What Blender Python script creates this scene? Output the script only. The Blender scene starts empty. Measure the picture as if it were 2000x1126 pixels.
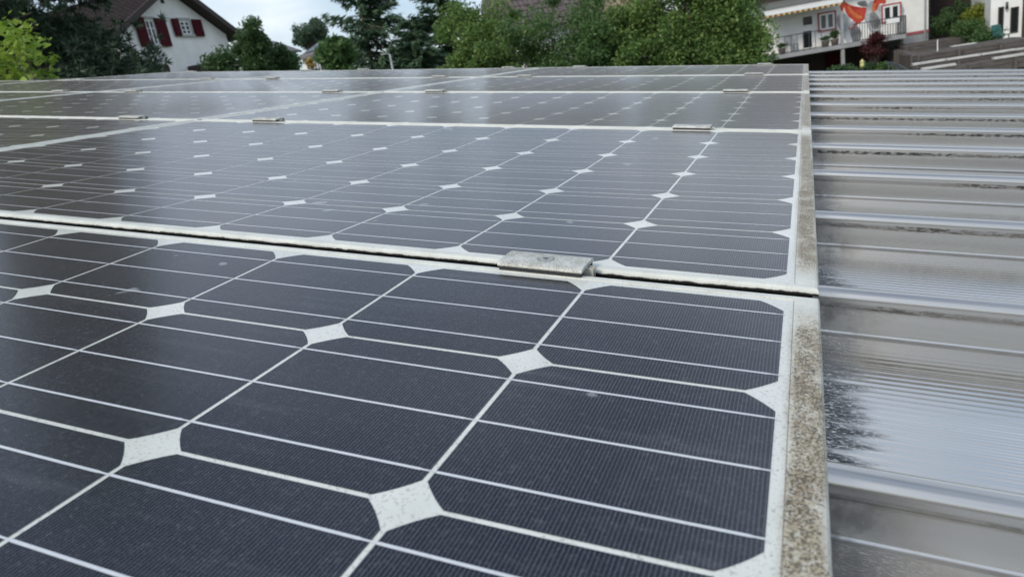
import bpy, math, random
import numpy as np
from mathutils import Matrix, Vector

rnd = random.Random(7)
rng = np.random.default_rng(7)
sc = bpy.context.scene
col = sc.collection
R_ = math.radians

# ------------------------------------------------------------------ camera, sky, sun, exposure
ROOF_PITCH = R_(8.5)                     # the roof falls gently towards +X (photo right)
ROOF = Matrix.Translation((0, 0, 4.35)) @ Matrix.Rotation(ROOF_PITCH, 4, 'Y')
CR = ((0.92948, 0.36778, -0.02832), (0.10008, -0.32534, -0.94029), (-0.35504, 0.87114, -0.33920))
CPOS = Vector((-0.00677, -0.60371, 0.20171))
FPX = 1362.9                             # focal length in pixels of a 2000 px wide frame
cam_d = bpy.data.cameras.new('camera')
cam = bpy.data.objects.new('camera', cam_d)
col.objects.link(cam)
m = Matrix.Identity(4)
for r in range(3):
    m[r][0], m[r][1], m[r][2], m[r][3] = CR[0][r], -CR[1][r], -CR[2][r], CPOS[r]
cam.matrix_world = ROOF @ m
cam_d.sensor_width = 36.0
cam_d.lens = FPX / 2000 * 36
cam_d.clip_start = 0.02
cam_d.clip_end = 3000
cam_d.dof.use_dof = True
cam_d.dof.focus_distance = 0.70
cam_d.dof.aperture_fstop = 13.0
sc.camera = cam

SUN_EL, SUN_AZ = R_(40), R_(200)
world = bpy.data.worlds.new('World')
sc.world = world
world.use_nodes = True
wn, wl = world.node_tree.nodes, world.node_tree.links
wn.clear()
w_out = wn.new('ShaderNodeOutputWorld')
w_bg = wn.new('ShaderNodeBackground')
w_bg.inputs['Strength'].default_value = 0.10
w_sky = wn.new('ShaderNodeTexSky')
w_sky.sky_type = 'NISHITA'
w_sky.sun_disc = False
w_sky.sun_elevation = SUN_EL
w_sky.sun_rotation = SUN_AZ
w_sky.air_density = 1.2
w_sky.dust_density = 1.0
w_tc = wn.new('ShaderNodeTexCoord')
w_map = wn.new('ShaderNodeMapping')
w_map.inputs['Scale'].default_value = (1.0, 1.0, 3.2)
w_no = wn.new('ShaderNodeTexNoise')
w_no.inputs['Scale'].default_value = 2.3
w_no.inputs['Detail'].default_value = 7.0
w_no.inputs['Roughness'].default_value = 0.55
w_ra = wn.new('ShaderNodeValToRGB')
w_ra.color_ramp.elements[0].position = 0.36
w_ra.color_ramp.elements[0].color = (0.25, 0.25, 0.25, 1)
w_ra.color_ramp.elements[1].position = 0.62
w_ra.color_ramp.elements[1].color = (0.88, 0.88, 0.88, 1)
w_no2 = wn.new('ShaderNodeTexNoise')
w_no2.inputs['Scale'].default_value = 4.5
w_no2.inputs['Detail'].default_value = 6.0
w_ra2 = wn.new('ShaderNodeValToRGB')
w_ra2.color_ramp.elements[0].position = 0.35
w_ra2.color_ramp.elements[0].color = (3.9, 5.0, 6.9, 1)
w_ra2.color_ramp.elements[1].position = 0.68
w_ra2.color_ramp.elements[1].color = (7.9, 8.25, 8.8, 1)
w_mix = wn.new('ShaderNodeMix')
w_mix.data_type = 'RGBA'
wl.new(w_tc.outputs['Generated'], w_map.inputs['Vector'])
wl.new(w_map.outputs['Vector'], w_no.inputs['Vector'])
wl.new(w_map.outputs['Vector'], w_no2.inputs['Vector'])
wl.new(w_no.outputs['Fac'], w_ra.inputs['Fac'])
wl.new(w_no2.outputs['Fac'], w_ra2.inputs['Fac'])
wl.new(w_ra.outputs['Color'], w_mix.inputs['Factor'])
wl.new(w_sky.outputs['Color'], w_mix.inputs['A'])
wl.new(w_ra2.outputs['Color'], w_mix.inputs['B'])
wl.new(w_mix.outputs['Result'], w_bg.inputs['Color'])
wl.new(w_bg.outputs['Background'], w_out.inputs['Surface'])

sun_d = bpy.data.lights.new('sun', 'SUN')
sun_d.energy = 1.5
sun_d.angle = R_(14)
sun_d.color = (1.0, 0.94, 0.84)
sun = bpy.data.objects.new('sun', sun_d)
col.objects.link(sun)
sd = Vector((math.sin(SUN_AZ) * math.cos(SUN_EL), math.cos(SUN_AZ) * math.cos(SUN_EL), math.sin(SUN_EL)))
sun.rotation_euler = sd.to_track_quat('Z', 'Y').to_euler()
sun.location = (0, 0, 60)

sc.view_settings.view_transform = 'Standard'
sc.view_settings.look = 'None'
sc.view_settings.exposure = 0.50
sc.view_settings.gamma = 1.0
sc.view_settings.use_curve_mapping = False

# ------------------------------------------------------------------ helpers
CAMW = cam.matrix_world.copy()
EYE = CAMW.translation.copy()

def ray(px, py):
    """world direction of a point of the photograph"""
    return (CAMW.to_3x3() @ Vector(((px - 1000) / FPX, -(py - 563) / FPX, -1))).normalized()

def at(px, py, d):
    """world point seen at (px, py) at horizontal distance d metres"""
    v = ray(px, py)
    return EYE + v * (d / math.hypot(v.x, v.y))

def tag(o, label=None, cat=None, group=None, kind=None):
    if label: o['label'] = label
    if cat: o['category'] = cat
    if group: o['group'] = group
    if kind: o['kind'] = kind
    return o

def empty(name, loc=(0, 0, 0), rz=0.0):
    o = bpy.data.objects.new(name, None)
    o.empty_display_size = 0.2
    col.objects.link(o)
    o.location = loc
    o.rotation_euler = (0, 0, rz)
    return o

def link(name, me, parent=None, loc=None, rot=None):
    o = bpy.data.objects.new(name, me)
    col.objects.link(o)
    if parent is not None: o.parent = parent
    if loc is not None: o.location = loc
    if rot is not None: o.rotation_euler = rot
    return o

class MB:
    """collects shapes, then builds one mesh"""
    def __init__(s): s.v, s.f = [], []
    def add(s, v, f):
        n = len(s.v); s.v += [tuple(p) for p in v]; s.f += [tuple(i + n for i in q) for q in f]; return s
    def box(s, x0, x1, y0, y1, z0, z1, bev=0.0):
        if bev <= 0:
            v = [(x, y, z) for z in (z0, z1) for y in (y0, y1) for x in (x0, x1)]
            return s.add(v, [(0, 2, 3, 1), (4, 5, 7, 6), (0, 1, 5, 4), (2, 6, 7, 3), (0, 4, 6, 2), (1, 3, 7, 5)])
        b = bev
        rings = [(z0, b), (z0 + b, 0), (z1 - b, 0), (z1, b)]
        v = []
        for z, i in rings:
            X0, X1, Y0, Y1 = x0 + i, x1 - i, y0 + i, y1 - i
            c = b * 0.7
            v += [(X0 + c, Y0, z), (X1 - c, Y0, z), (X1, Y0 + c, z), (X1, Y1 - c, z), (X1 - c, Y1, z), (X0 + c, Y1, z), (X0, Y1 - c, z), (X0, Y0 + c, z)]
        f = [tuple(range(7, -1, -1)), tuple(range(24, 32))]
        for k in range(3):
            for i in range(8):
                j = (i + 1) % 8
                f.append((k * 8 + i, k * 8 + j, k * 8 + 8 + j, k * 8 + 8 + i))
        return s.add(v, f)
    def bar(s, a, b, w, h=None):
        a, b = Vector(a), Vector(b); h = h or w
        d = (b - a).normalized()
        up = Vector((0, 0, 1)) if abs(d.z) < 0.95 else Vector((1, 0, 0))
        x = d.cross(up).normalized() * (w / 2); y = x.cross(d).normalized() * (h / 2)
        v = [p + sx * x + sy * y for p in (a, b) for sx, sy in ((-1, -1), (1, -1), (1, 1), (-1, 1))]
        return s.add(v, [(3, 2, 1, 0), (4, 5, 6, 7), (0, 1, 5, 4), (1, 2, 6, 5), (2, 3, 7, 6), (3, 0, 4, 7)])
    def tube(s, pts, rad, n=8):
        pts = [Vector(p) for p in pts]
        v, f = [], []
        for i, p in enumerate(pts):
            d = (pts[min(i + 1, len(pts) - 1)] - pts[max(i - 1, 0)]).normalized()
            up = Vector((0, 0, 1)) if abs(d.z) < 0.9 else Vector((1, 0, 0))
            x = d.cross(up).normalized(); y = x.cross(d)
            r = float(rad[i] if isinstance(rad, (list, tuple)) else rad)
            v += [p + r * (math.cos(2 * math.pi * k / n) * x + math.sin(2 * math.pi * k / n) * y) for k in range(n)]
        for i in range(len(pts) - 1):
            for k in range(n):
                l = (k + 1) % n
                f.append((i * n + k, i * n + l, i * n + n + l, i * n + n + k))
        f += [tuple(range(n - 1, -1, -1)), tuple(range((len(pts) - 1) * n, len(pts) * n))]
        return s.add(v, f)
    def poly(s, pts, y0, y1):
        """outline in x,z extruded from y0 to y1"""
        n = len(pts)
        v = [(x, y0, z) for x, z in pts] + [(x, y1, z) for x, z in pts]
        f = [tuple(range(n)), tuple(range(2 * n - 1, n - 1, -1))]
        f += [(i, i + n, (i + 1) % n + n, (i + 1) % n) for i in range(n)]
        return s.add(v, f)
    def mesh(s, name, mat=None, smooth=False):
        me = bpy.data.meshes.new(name)
        me.from_pydata(s.v, [], s.f)
        if mat: me.materials.append(mat)
        me.validate()
        if smooth: me.shade_smooth()
        return me
    def build(s, name, mat, parent=None, smooth=False):
        return link(name, s.mesh(name, mat, smooth), parent)

def np_mesh(name, V, F, mat):
    """V (n,3), F (k,4) numpy arrays -> mesh"""
    me = bpy.data.meshes.new(name)
    k = F.shape[1]
    me.vertices.add(len(V)); me.vertices.foreach_set('co', V.astype(np.float32).ravel())
    me.loops.add(F.size); me.loops.foreach_set('vertex_index', F.astype(np.int32).ravel())
    me.polygons.add(len(F)); me.polygons.foreach_set('loop_start', np.arange(0, F.size, k, dtype=np.int32))
    me.update(calc_edges=True)
    if mat: me.materials.append(mat)
    return me

# ------------------------------------------------------------------ materials
def new_mat(name):
    mt = bpy.data.materials.new(name); mt.use_nodes = True
    nt = mt.node_tree; nt.nodes.clear()
    out = nt.nodes.new('ShaderNodeOutputMaterial'); b = nt.nodes.new('ShaderNodeBsdfPrincipled')
    nt.links.new(b.outputs[0], out.inputs[0])
    return mt, nt, b

class NT:
    """short-hand for building node trees"""
    def __init__(s, nt): s.nt = nt
    def n(s, t, **kw):
        x = s.nt.nodes.new(t)
        for k, v in kw.items(): setattr(x, k, v)
        return x
    def l(s, a, b): s.nt.links.new(a, b)
    def put(s, sock, v):
        if hasattr(v, 'is_linked') or hasattr(v, 'links'): s.l(v, sock)
        else: sock.default_value = v
    def math(s, op, a, b=0.0, c=0.0, clamp=False):
        x = s.n('ShaderNodeMath', operation=op); x.use_clamp = clamp
        s.put(x.inputs[0], a); s.put(x.inputs[1], b); s.put(x.inputs[2], c)
        return x.outputs[0]
    def coord(s, kind='Object'): return s.n('ShaderNodeTexCoord').outputs[kind]
    def xyz(s, v):
        x = s.n('ShaderNodeSeparateXYZ'); s.l(v, x.inputs[0]); return x.outputs
    def mapv(s, v, scale=(1, 1, 1), loc=None):
        x = s.n('ShaderNodeMapping'); s.l(v, x.inputs['Vector']); x.inputs['Scale'].default_value = scale
        if loc is not None: s.put(x.inputs['Location'], loc)
        return x.outputs[0]
    def noise(s, v, scale, detail=3.0, rough=0.5):
        x = s.n('ShaderNodeTexNoise'); s.l(v, x.inputs['Vector'])
        x.inputs['Scale'].default_value = scale; x.inputs['Detail'].default_value = detail; x.inputs['Roughness'].default_value = rough
        return x.outputs['Fac']
    def ramp(s, f, a, b, va=0.0, vb=1.0):
        x = s.n('ShaderNodeMapRange'); x.interpolation_type = 'SMOOTHSTEP'
        s.put(x.inputs[0], f)
        for i, q in zip((1, 2, 3, 4), (a, b, va, vb)): s.put(x.inputs[i], q)
        return x.outputs[0]
    def mix(s, f, a, b):
        x = s.n('ShaderNodeMix', data_type='RGBA')
        s.put(x.inputs['Factor'], f)
        for k, q in (('A', a), ('B', b)):
            if isinstance(q, tuple): x.inputs[k].default_value = (*q, 1) if len(q) == 3 else q
            else: s.l(q, x.inputs[k])
        return x.outputs['Result']
    def bump(s, h, strength, dist, target):
        x = s.n('ShaderNodeBump'); s.l(h, x.inputs['Height'])
        x.inputs['Strength'].default_value = strength; x.inputs['Distance'].default_value = dist
        s.l(x.outputs[0], target)
        return x
    def objrand(s): return s.n('ShaderNodeObjectInfo').outputs['Random']
    def shifted(s, v, amount=37.0):
        """vector shifted by a random amount per object, so that copies differ"""
        r = s.objrand(); c = s.n('ShaderNodeCombineXYZ')
        q = s.math('MULTIPLY', r, amount)
        for i in range(3): s.l(q, c.inputs[i])
        x = s.n('ShaderNodeVectorMath', operation='ADD'); s.l(v, x.inputs[0]); s.l(c.outputs[0], x.inputs[1])
        return x.outputs[0]

def simple(name, c, rough=0.6, metal=0.0, var=0.12, scale=6.0, bump=0.0, spec=0.5, stretch=(1, 1, 1), coord='Object'):
    mt, nt, b = new_mat(name); t = NT(nt)
    v = t.mapv(t.shifted(t.coord(coord)), stretch)
    n1 = t.noise(v, scale, 5.0, 0.6)
    lo = tuple(x * (1 - var) for x in c); hi = tuple(min(1, x * (1 + var)) for x in c)
    t.l(t.mix(t.ramp(n1, 0.3, 0.7), lo, hi), b.inputs['Base Color'])
    b.inputs['Roughness'].default_value = rough; b.inputs['Metallic'].default_value = metal
    b.inputs['Specular IOR Level'].default_value = spec
    if bump: t.bump(n1, 0.5, bump, b.inputs['Normal'])
    return mt

PX, PY = 0.159, 0.159                    # cell pitch of a solar panel
FINGER = 0.00215

def glass_front(t, b, base, dusty=1.0, obj='Object'):
    """common look of everything laminated under the dusty front glass of a panel"""
    v = t.coord(obj); vs = t.shifted(v)
    cloud = t.noise(vs, 7.0, 4.0, 0.6)
    spots = t.noise(vs, 62.0, 3.0, 0.6)
    grain = t.noise(vs, 900.0, 2.0, 0.5)
    mid = t.noise(vs, 260.0, 2.0, 0.6)
    d1 = t.math('MULTIPLY', t.ramp(cloud, 0.35, 0.75), 0.012)
    d2 = t.math('MULTIPLY', t.ramp(spots, 0.60, 0.80), 0.040)
    d3 = t.math('MULTIPLY', t.ramp(grain, 0.58, 0.68), 0.075)
    d4 = t.math('MULTIPLY', t.ramp(mid, 0.58, 0.70), 0.045)
    run = t.noise(t.mapv(vs, (5, 70, 1)), 1.0, 4.0, 0.65)
    d5 = t.math('MULTIPLY', t.math('MULTIPLY', t.ramp(run, 0.52, 0.75), t.ramp(cloud, 0.3, 0.6)), 0.045)
    low = t.math('MULTIPLY', t.ramp(t.math('MULTIPLY_ADD', spots, 0.05, t.xyz(v)[0]), -0.05, 0.03), 0.05)
    drop = t.math('MULTIPLY', t.ramp(t.noise(vs, 21.0, 2.0, 0.4), 0.745, 0.765), 0.35)
    d4 = t.math('ADD', d4, t.math('ADD', t.math('ADD', d5, low), drop))
    dust = t.math('MULTIPLY', t.math('ADD', t.math('ADD', d1, d2), t.math('ADD', d3, d4)), dusty)
    dust = t.math('ADD', dust, 0.004)
    c = t.mix(dust, base, (0.50, 0.52, 0.53))
    t.l(c, b.inputs['Base Color'])
    b.inputs['Roughness'].default_value = 0.55
    b.inputs['Specular IOR Level'].default_value = 0.08
    b.inputs['Coat Weight'].default_value = 0.85
    b.inputs['Coat IOR'].default_value = 1.38
    t.l(t.math('MULTIPLY_ADD', t.ramp(cloud, 0.3, 0.75), 0.06, 0.10), b.inputs['Coat Roughness'])
    b.inputs['Sheen Weight'].default_value = 0.17
    b.inputs['Sheen Roughness'].default_value = 0.35
    b.inputs['Sheen Tint'].default_value = (0.95, 0.80, 0.64, 1)
    x = t.n('ShaderNodeBump'); t.l(mid, x.inputs['Height'])
    x.inputs['Strength'].default_value = 0.10; x.inputs['Distance'].default_value = 0.0006
    t.l(x.outputs[0], b.inputs['Coat Normal'])
    return c, vs

def mat_cell():
    mt, nt, b = new_mat('silicon_cell'); t = NT(nt)
    v = t.coord(); xs = t.xyz(v)
    fr = t.math('FRACT', t.math('DIVIDE', t.math('ADD', xs[0], 10.0), FINGER))
    line = t.math('LESS_THAN', fr, 0.13)
    gl = t.n('ShaderNodeTexNoise'); t.l(t.mapv(v, (300, 14, 1)), gl.inputs['Vector']); gl.inputs['Scale'].default_value = 1.0
    line = t.math('MULTIPLY', line, t.math('MULTIPLY_ADD', gl.outputs['Fac'], 0.6, 0.25))
    tone = t.mix(t.objrand(), (0.0060, 0.0085, 0.0130), (0.0105, 0.0130, 0.0185))
    base = t.mix(line, tone, (0.19, 0.205, 0.215))
    glass_front(t, b, base)
    b.inputs['Roughness'].default_value = 0.20
    b.inputs['Specular IOR Level'].default_value = 0.17
    b.inputs['Specular Tint'].default_value = (0.16, 0.46, 1.0, 1)
    b.inputs['Coat Weight'].default_value = 0.10
    return mt

def mat_white_sheet(dirt):
    mt, nt, b = new_mat('white_backsheet'); t = NT(nt)
    v = t.coord(); xs = t.xyz(v); vs = t.shifted(v)
    n1 = t.noise(vs, 480.0, 2.0, 0.6)
    n2 = t.noise(vs, 12.0, 4.0, 0.6)
    spk = t.math('MULTIPLY', t.math('MULTIPLY', t.ramp(n1, 0.56, 0.66), 0.50), t.ramp(t.noise(vs, 45.0, 3.0, 0.6), 0.34, 0.58, 0.3, 1.0))
    base = t.mix(t.ramp(n2, 0.3, 0.7), (0.60, 0.615, 0.56), (0.70, 0.71, 0.65))
    base = t.mix(spk, base, (0.16, 0.15, 0.13))
    if dirt:
        base = lichen(t, xs, vs, base)
    glass_front(t, b, base, 0.5)
    return mt

def lichen(t, xs, vs, base):
    """specks of lichen and brown dirt along the low (right) edge of a panel"""
    edge = t.math('SUBTRACT', xs[0], 0.0)
    wob = t.math('MULTIPLY_ADD', t.noise(t.mapv(vs, (1, 1, 0)), 9.0, 3.0), 0.012, -0.006)
    e = t.math('ADD', edge, wob)
    rise = t.ramp(e, 0.000, 0.0095); fall = t.ramp(e, 0.0205, 0.0265, 1.0, 0.0)
    band = t.math('MULTIPLY', rise, fall)
    yy = t.math('ABSOLUTE', t.math('SUBTRACT', xs[1], 3 * PY))
    ends = t.ramp(yy, 0.40, 0.485, 1.0, 0.0)
    clump = t.ramp(t.noise(t.mapv(vs, (1.6, 1, 0)), 34.0, 4.0, 0.65), 0.28, 0.55, 0.55, 1.0)
    amount = t.math('MULTIPLY', t.math('MULTIPLY', band, ends), clump)
    g1 = t.noise(vs, 800.0, 3.0, 0.65)
    g2 = t.noise(vs, 330.0, 3.0, 0.6)
    g3 = t.noise(vs, 40.0, 3.0, 0.6)
    tan_ = t.mix(t.ramp(g3, 0.35, 0.65), (0.30, 0.225, 0.125), (0.42, 0.365, 0.245))
    fill = t.math('MULTIPLY', amount, t.ramp(g2, 0.30, 0.55, 0.35, 0.95))
    base = t.mix(fill, base, tan_)
    thr = t.math('MULTIPLY_ADD', amount, -0.19, 0.66)
    sp = t.ramp(g1, thr, t.math('ADD', thr, 0.05))
    sp = t.math('MULTIPLY', sp, t.ramp(amount, 0.02, 0.3, 0.15, 0.9))
    joint = t.math('LESS_THAN', t.math('ABSOLUTE', t.math('SUBTRACT', xs[0], 0.0054)), 0.00030)
    base = t.mix(t.math('MULTIPLY', joint, 0.6), base, (0.10, 0.10, 0.09))
    return t.mix(sp, base, t.mix(t.ramp(g3, 0.4, 0.6), (0.045, 0.038, 0.024), (0.10, 0.075, 0.045)))

def mat_frame(dirt):
    mt, nt, b = new_mat('panel_frame_aluminium'); t = NT(nt)
    v = t.coord(); xs = t.xyz(v); vs = t.shifted(v)
    n1 = t.noise(vs, 520.0, 2.0, 0.6); n2 = t.noise(vs, 30.0, 5.0, 0.65)
    base = t.mix(t.ramp(n2, 0.3, 0.7), (0.56, 0.565, 0.505), (0.68, 0.685, 0.615))
    base = t.mix(t.math('MULTIPLY', t.math('MULTIPLY', t.ramp(n1, 0.58, 0.68), 0.40), t.ramp(t.noise(vs, 38.0, 3.0, 0.6), 0.36, 0.64)), base, (0.15, 0.14, 0.12))
    # outer rail faces blackened low down: seam-gap shade painted in, along with grime
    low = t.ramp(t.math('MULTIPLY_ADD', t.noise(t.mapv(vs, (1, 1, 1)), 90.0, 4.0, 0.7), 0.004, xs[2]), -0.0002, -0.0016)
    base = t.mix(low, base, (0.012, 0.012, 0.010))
    if dirt: base = lichen(t, xs, vs, base)
    t.l(base, b.inputs['Base Color'])
    b.inputs['Roughness'].default_value = 0.5
    b.inputs['Specular IOR Level'].default_value = 0.45
    t.bump(n1, 0.35, 0.0006, b.inputs['Normal'])
    return mt

M = {}
M['cell'] = mat_cell()
M['sheet'] = mat_white_sheet(False); M['sheet_dirty'] = mat_white_sheet(True)
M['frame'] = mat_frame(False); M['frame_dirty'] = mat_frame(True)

def mat_busbar():
    mt, nt, b = new_mat('busbar_ribbon'); t = NT(nt)
    n = t.noise(t.shifted(t.coord()), 260.0, 3.0, 0.6)
    base = t.mix(n, (0.52, 0.54, 0.56), (0.70, 0.72, 0.73))
    glass_front(t, b, base, 0.5)
    return mt
M['busbar'] = mat_busbar()

def mat_clamp():
    mt, nt, b = new_mat('weathered_clamp_aluminium'); t = NT(nt)
    vs = t.shifted(t.coord())
    n1 = t.noise(vs, 700.0, 2.0, 0.6); n2 = t.noise(vs, 60.0, 4.0, 0.6)
    base = t.mix(t.ramp(n2, 0.3, 0.7), (0.44, 0.43, 0.37), (0.66, 0.66, 0.61))
    base = t.mix(t.math('MULTIPLY', t.ramp(n1, 0.50, 0.62), 0.55), base, (0.12, 0.11, 0.09))
    t.l(base, b.inputs['Base Color']); b.inputs['Roughness'].default_value = 0.55; b.inputs['Metallic'].default_value = 0.15
    t.bump(n1, 0.4, 0.0006, b.inputs['Normal'])
    return mt
M['clamp'] = mat_clamp()
M['bolt'] = simple('bolt_steel', (0.42, 0.42, 0.39), 0.45, 0.6, 0.2, 300)
M['rubber'] = simple('dark_rubber', (0.02, 0.02, 0.02), 0.7)

def mat_pan():
    mt, nt, b = new_mat('mill_finish_aluminium_pan'); t = NT(nt)
    v = t.coord(); xs = t.xyz(v); vs = t.shifted(v)
    streak = t.noise(t.mapv(vs, (1.2, 60, 1)), 1.0, 4.0, 0.6)
    blot = t.noise(vs, 9.0, 4.0, 0.6)
    base = t.mix(streak, (0.61, 0.58, 0.53), (0.71, 0.675, 0.615))
    # algae where water drips off the panel edge, drawn out along the fine ridges
    d = t.math('SUBTRACT', xs[0], 0.02)
    reach = t.math('MULTIPLY_ADD', t.noise(t.mapv(vs, (7, 45, 1)), 1.0, 4.0, 0.7), 0.20, -0.020)
    reach = t.math('MULTIPLY', reach, t.ramp(t.objrand(), 0.05, 0.95, 0.65, 1.1))
    patch = t.ramp(t.math('SUBTRACT', reach, d), -0.008, 0.03)
    under = t.ramp(xs[0], -0.4, -0.35, 0.0, 1.0)
    brk = t.ramp(t.noise(t.mapv(vs, (1, 2.2, 1)), 260.0, 4.0, 0.75), 0.36, 0.52)
    far = t.ramp(xs[1], 0.18, 0.32, 1.0, 0.45)
    st = t.math('MULTIPLY', t.math('MULTIPLY', patch, brk), t.math('MULTIPLY', under, far))
    fine = t.math('MULTIPLY', t.ramp(t.noise(t.mapv(vs, (1, 2, 1)), 380.0, 3.0, 0.7), 0.60, 0.70),
                  t.math('MULTIPLY', t.ramp(t.noise(vs, 14.0, 2.0), 0.42, 0.68), t.ramp(xs[0], 0.05, 0.6, 1.0, 0.35)))
    grime = t.math('MAXIMUM', t.math('MULTIPLY', st, 0.93), t.math('MULTIPLY', fine, 0.7))
    t.l(t.mix(grime, base, (0.03, 0.03, 0.03)), b.inputs['Base Color'])
    t.l(t.math('SUBTRACT', 1.0, t.math('MULTIPLY', grime, 0.9)), b.inputs['Metallic'])
    t.l(t.math('ADD', t.math('MULTIPLY_ADD', blot, 0.14, 0.11), t.math('MULTIPLY', grime, 0.35)), b.inputs['Roughness'])
    return mt

def mat_rib():
    mt, nt, b = new_mat('mill_finish_aluminium_rib'); t = NT(nt)
    v = t.coord(); xs = t.xyz(v); vs = t.shifted(v)
    streak = t.noise(t.mapv(vs, (1.5, 1, 60)), 1.0, 4.0, 0.6)
    base = t.mix(streak, (0.53, 0.51, 0.47), (0.63, 0.605, 0.56))
    # black crust of moss just below the bead
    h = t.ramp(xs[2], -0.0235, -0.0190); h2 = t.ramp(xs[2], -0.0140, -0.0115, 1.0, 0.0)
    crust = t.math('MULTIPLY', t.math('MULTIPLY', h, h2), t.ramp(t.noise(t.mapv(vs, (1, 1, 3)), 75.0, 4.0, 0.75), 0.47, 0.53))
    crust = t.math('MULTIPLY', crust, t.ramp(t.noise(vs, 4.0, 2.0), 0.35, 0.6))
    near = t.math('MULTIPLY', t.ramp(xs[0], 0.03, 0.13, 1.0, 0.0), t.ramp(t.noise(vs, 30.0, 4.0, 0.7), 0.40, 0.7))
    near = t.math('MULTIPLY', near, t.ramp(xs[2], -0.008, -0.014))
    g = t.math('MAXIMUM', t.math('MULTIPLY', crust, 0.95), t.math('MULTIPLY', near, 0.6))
    t.l(t.mix(g, base, (0.02, 0.02, 0.018)), b.inputs['Base Color'])
    t.l(t.math('SUBTRACT', 1.0, t.math('MULTIPLY', g, 0.9)), b.inputs['Metallic'])
    t.l(t.math('MULTIPLY_ADD', streak, 0.12, 0.20), b.inputs['Roughness'])
    return mt
M['pan'] = mat_pan(); M['rib'] = mat_rib()
M['steel'] = simple('galvanised_steel', (0.42, 0.43, 0.44), 0.45, 0.7, 0.15, 8)
M['concrete'] = simple('pale_render', (0.50, 0.49, 0.46), 0.85, 0, 0.12, 2.0, 0.004)

# ------------------------------------------------------------------ the ground
def ground_h(x, y):
    a = max(0.0, -x - 12.0)
    h = 0.10 * a * min(1.0, a / 14.0)
    return min(h, 5.0) + 0.15 * math.sin(x * 0.13) * math.cos(y * 0.11)

def mat_grass():
    mt, nt, b = new_mat('meadow_grass'); t = NT(nt)
    v = t.coord()
    n1 = t.noise(v, 0.25, 5.0, 0.6); n2 = t.noise(v, 9.0, 4.0, 0.7)
    c = t.mix(t.ramp(n1, 0.3, 0.7), (0.035, 0.065, 0.018), (0.07, 0.10, 0.03))
    c = t.mix(t.math('MULTIPLY', n2, 0.6), c, (0.025, 0.045, 0.012))
    t.l(c, b.inputs['Base Color']); b.inputs['Roughness'].default_value = 0.9
    t.bump(n2, 0.6, 0.05, b.inputs['Normal'])
    return mt
gs = np.concatenate([-np.geomspace(1500, 90, 12), np.linspace(-80, 80, 60), np.geomspace(90, 1500, 12)])
n_g = len(gs)
V = np.array([(x, y + 20, ground_h(x, y + 20)) for y in gs for x in gs])
ii, jj = np.meshgrid(np.arange(n_g - 1), np.arange(n_g - 1), indexing='ij')
F = np.stack([ii * n_g + jj, ii * n_g + jj + 1, (ii + 1) * n_g + jj + 1, (ii + 1) * n_g + jj], -1).reshape(-1, 4)
g_me = np_mesh('ground', V, F, mat_grass()); g_me.shade_smooth()
tag(link('ground', g_me), kind='structure')

# ------------------------------------------------------------------ building with the standing seam roof
RIB0, RIBP = 0.130, 0.3330               # y of one rib, rib pitch
X0R, X1R = -7.6, 3.2
PAN_Z = -0.094
bld = empty('metal_roofed_building')
bld.matrix_world = ROOF
tag(bld, 'low building with silvery standing seam aluminium roof carrying the solar panels', 'building')

def rib_mesh():
    # section in (y, z), z = 0 at the top of the bead, extruded along x
    sec = [(0.0060, -0.0492), (0.0042, -0.0488), (0.0032, -0.0475), (0.0030, -0.0455), (0.0026, -0.0240), (0.0028, -0.0215), (0.0050, -0.0188), (0.0082, -0.0162), (0.0103, -0.0115),
           (0.0100, -0.0060), (0.0076, -0.0022), (0.0040, -0.0004), (0.0, 0.0), (-0.0040, -0.0004),
           (-0.0076, -0.0022), (-0.0100, -0.0060), (-0.0103, -0.0115), (-0.0082, -0.0162), (-0.0050, -0.0188), (-0.0028, -0.0215), (-0.0026, -0.0240),
           (-0.0030, -0.0455), (-0.0035, -0.0473), (-0.0050, -0.0483), (-0.0072, -0.0487), (-0.0080, -0.0492)]
    xs = [X0R + (X1R - X0R) * i / 36 for i in range(37)]
    V = [(x, y, z + 0.0006 * math.sin(x * 2.1 + y)) for x in xs for y, z in sec]
    n = len(sec)
    F = [(i * n + k, i * n + k + 1, (i + 1) * n + k + 1, (i + 1) * n + k) for i in range(36) for k in range(n - 1)]
    mb = MB(); mb.add(V, F)
    return mb.mesh('rib', M['rib'], True)

def pan_mesh():
    # the flat pan between two ribs with fine rolled ridges, y from 0 to RIBP
    ys, zs = [], []
    n = 34
    for i in range(n * 6 + 1):
        y = 0.005 + (RIBP - 0.011) * i / (n * 6)
        ph = (i % 6) / 6.0
        z = 0.00013 * math.cos(2 * math.pi * ph)
        if y < 0.03 or y > RIBP - 0.03: z = 0.0
        ys.append(y); zs.append(z)
    xs = [X0R + (X1R - X0R) * i / 20 for i in range(21)]
    V = [(x, y, z + 0.0012 * math.sin(1.3 * x) * math.sin(math.pi * y / RIBP)) for x in xs for y, z in zip(ys, zs)]
    k = len(ys)
    F = [(i * k + j, (i + 1) * k + j, (i + 1) * k + j + 1, i * k + j + 1) for i in range(20) for j in range(k - 1)]
    mb = MB(); mb.add(V, F)
    return mb.mesh('roof_pan', M['pan'], True)

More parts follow.
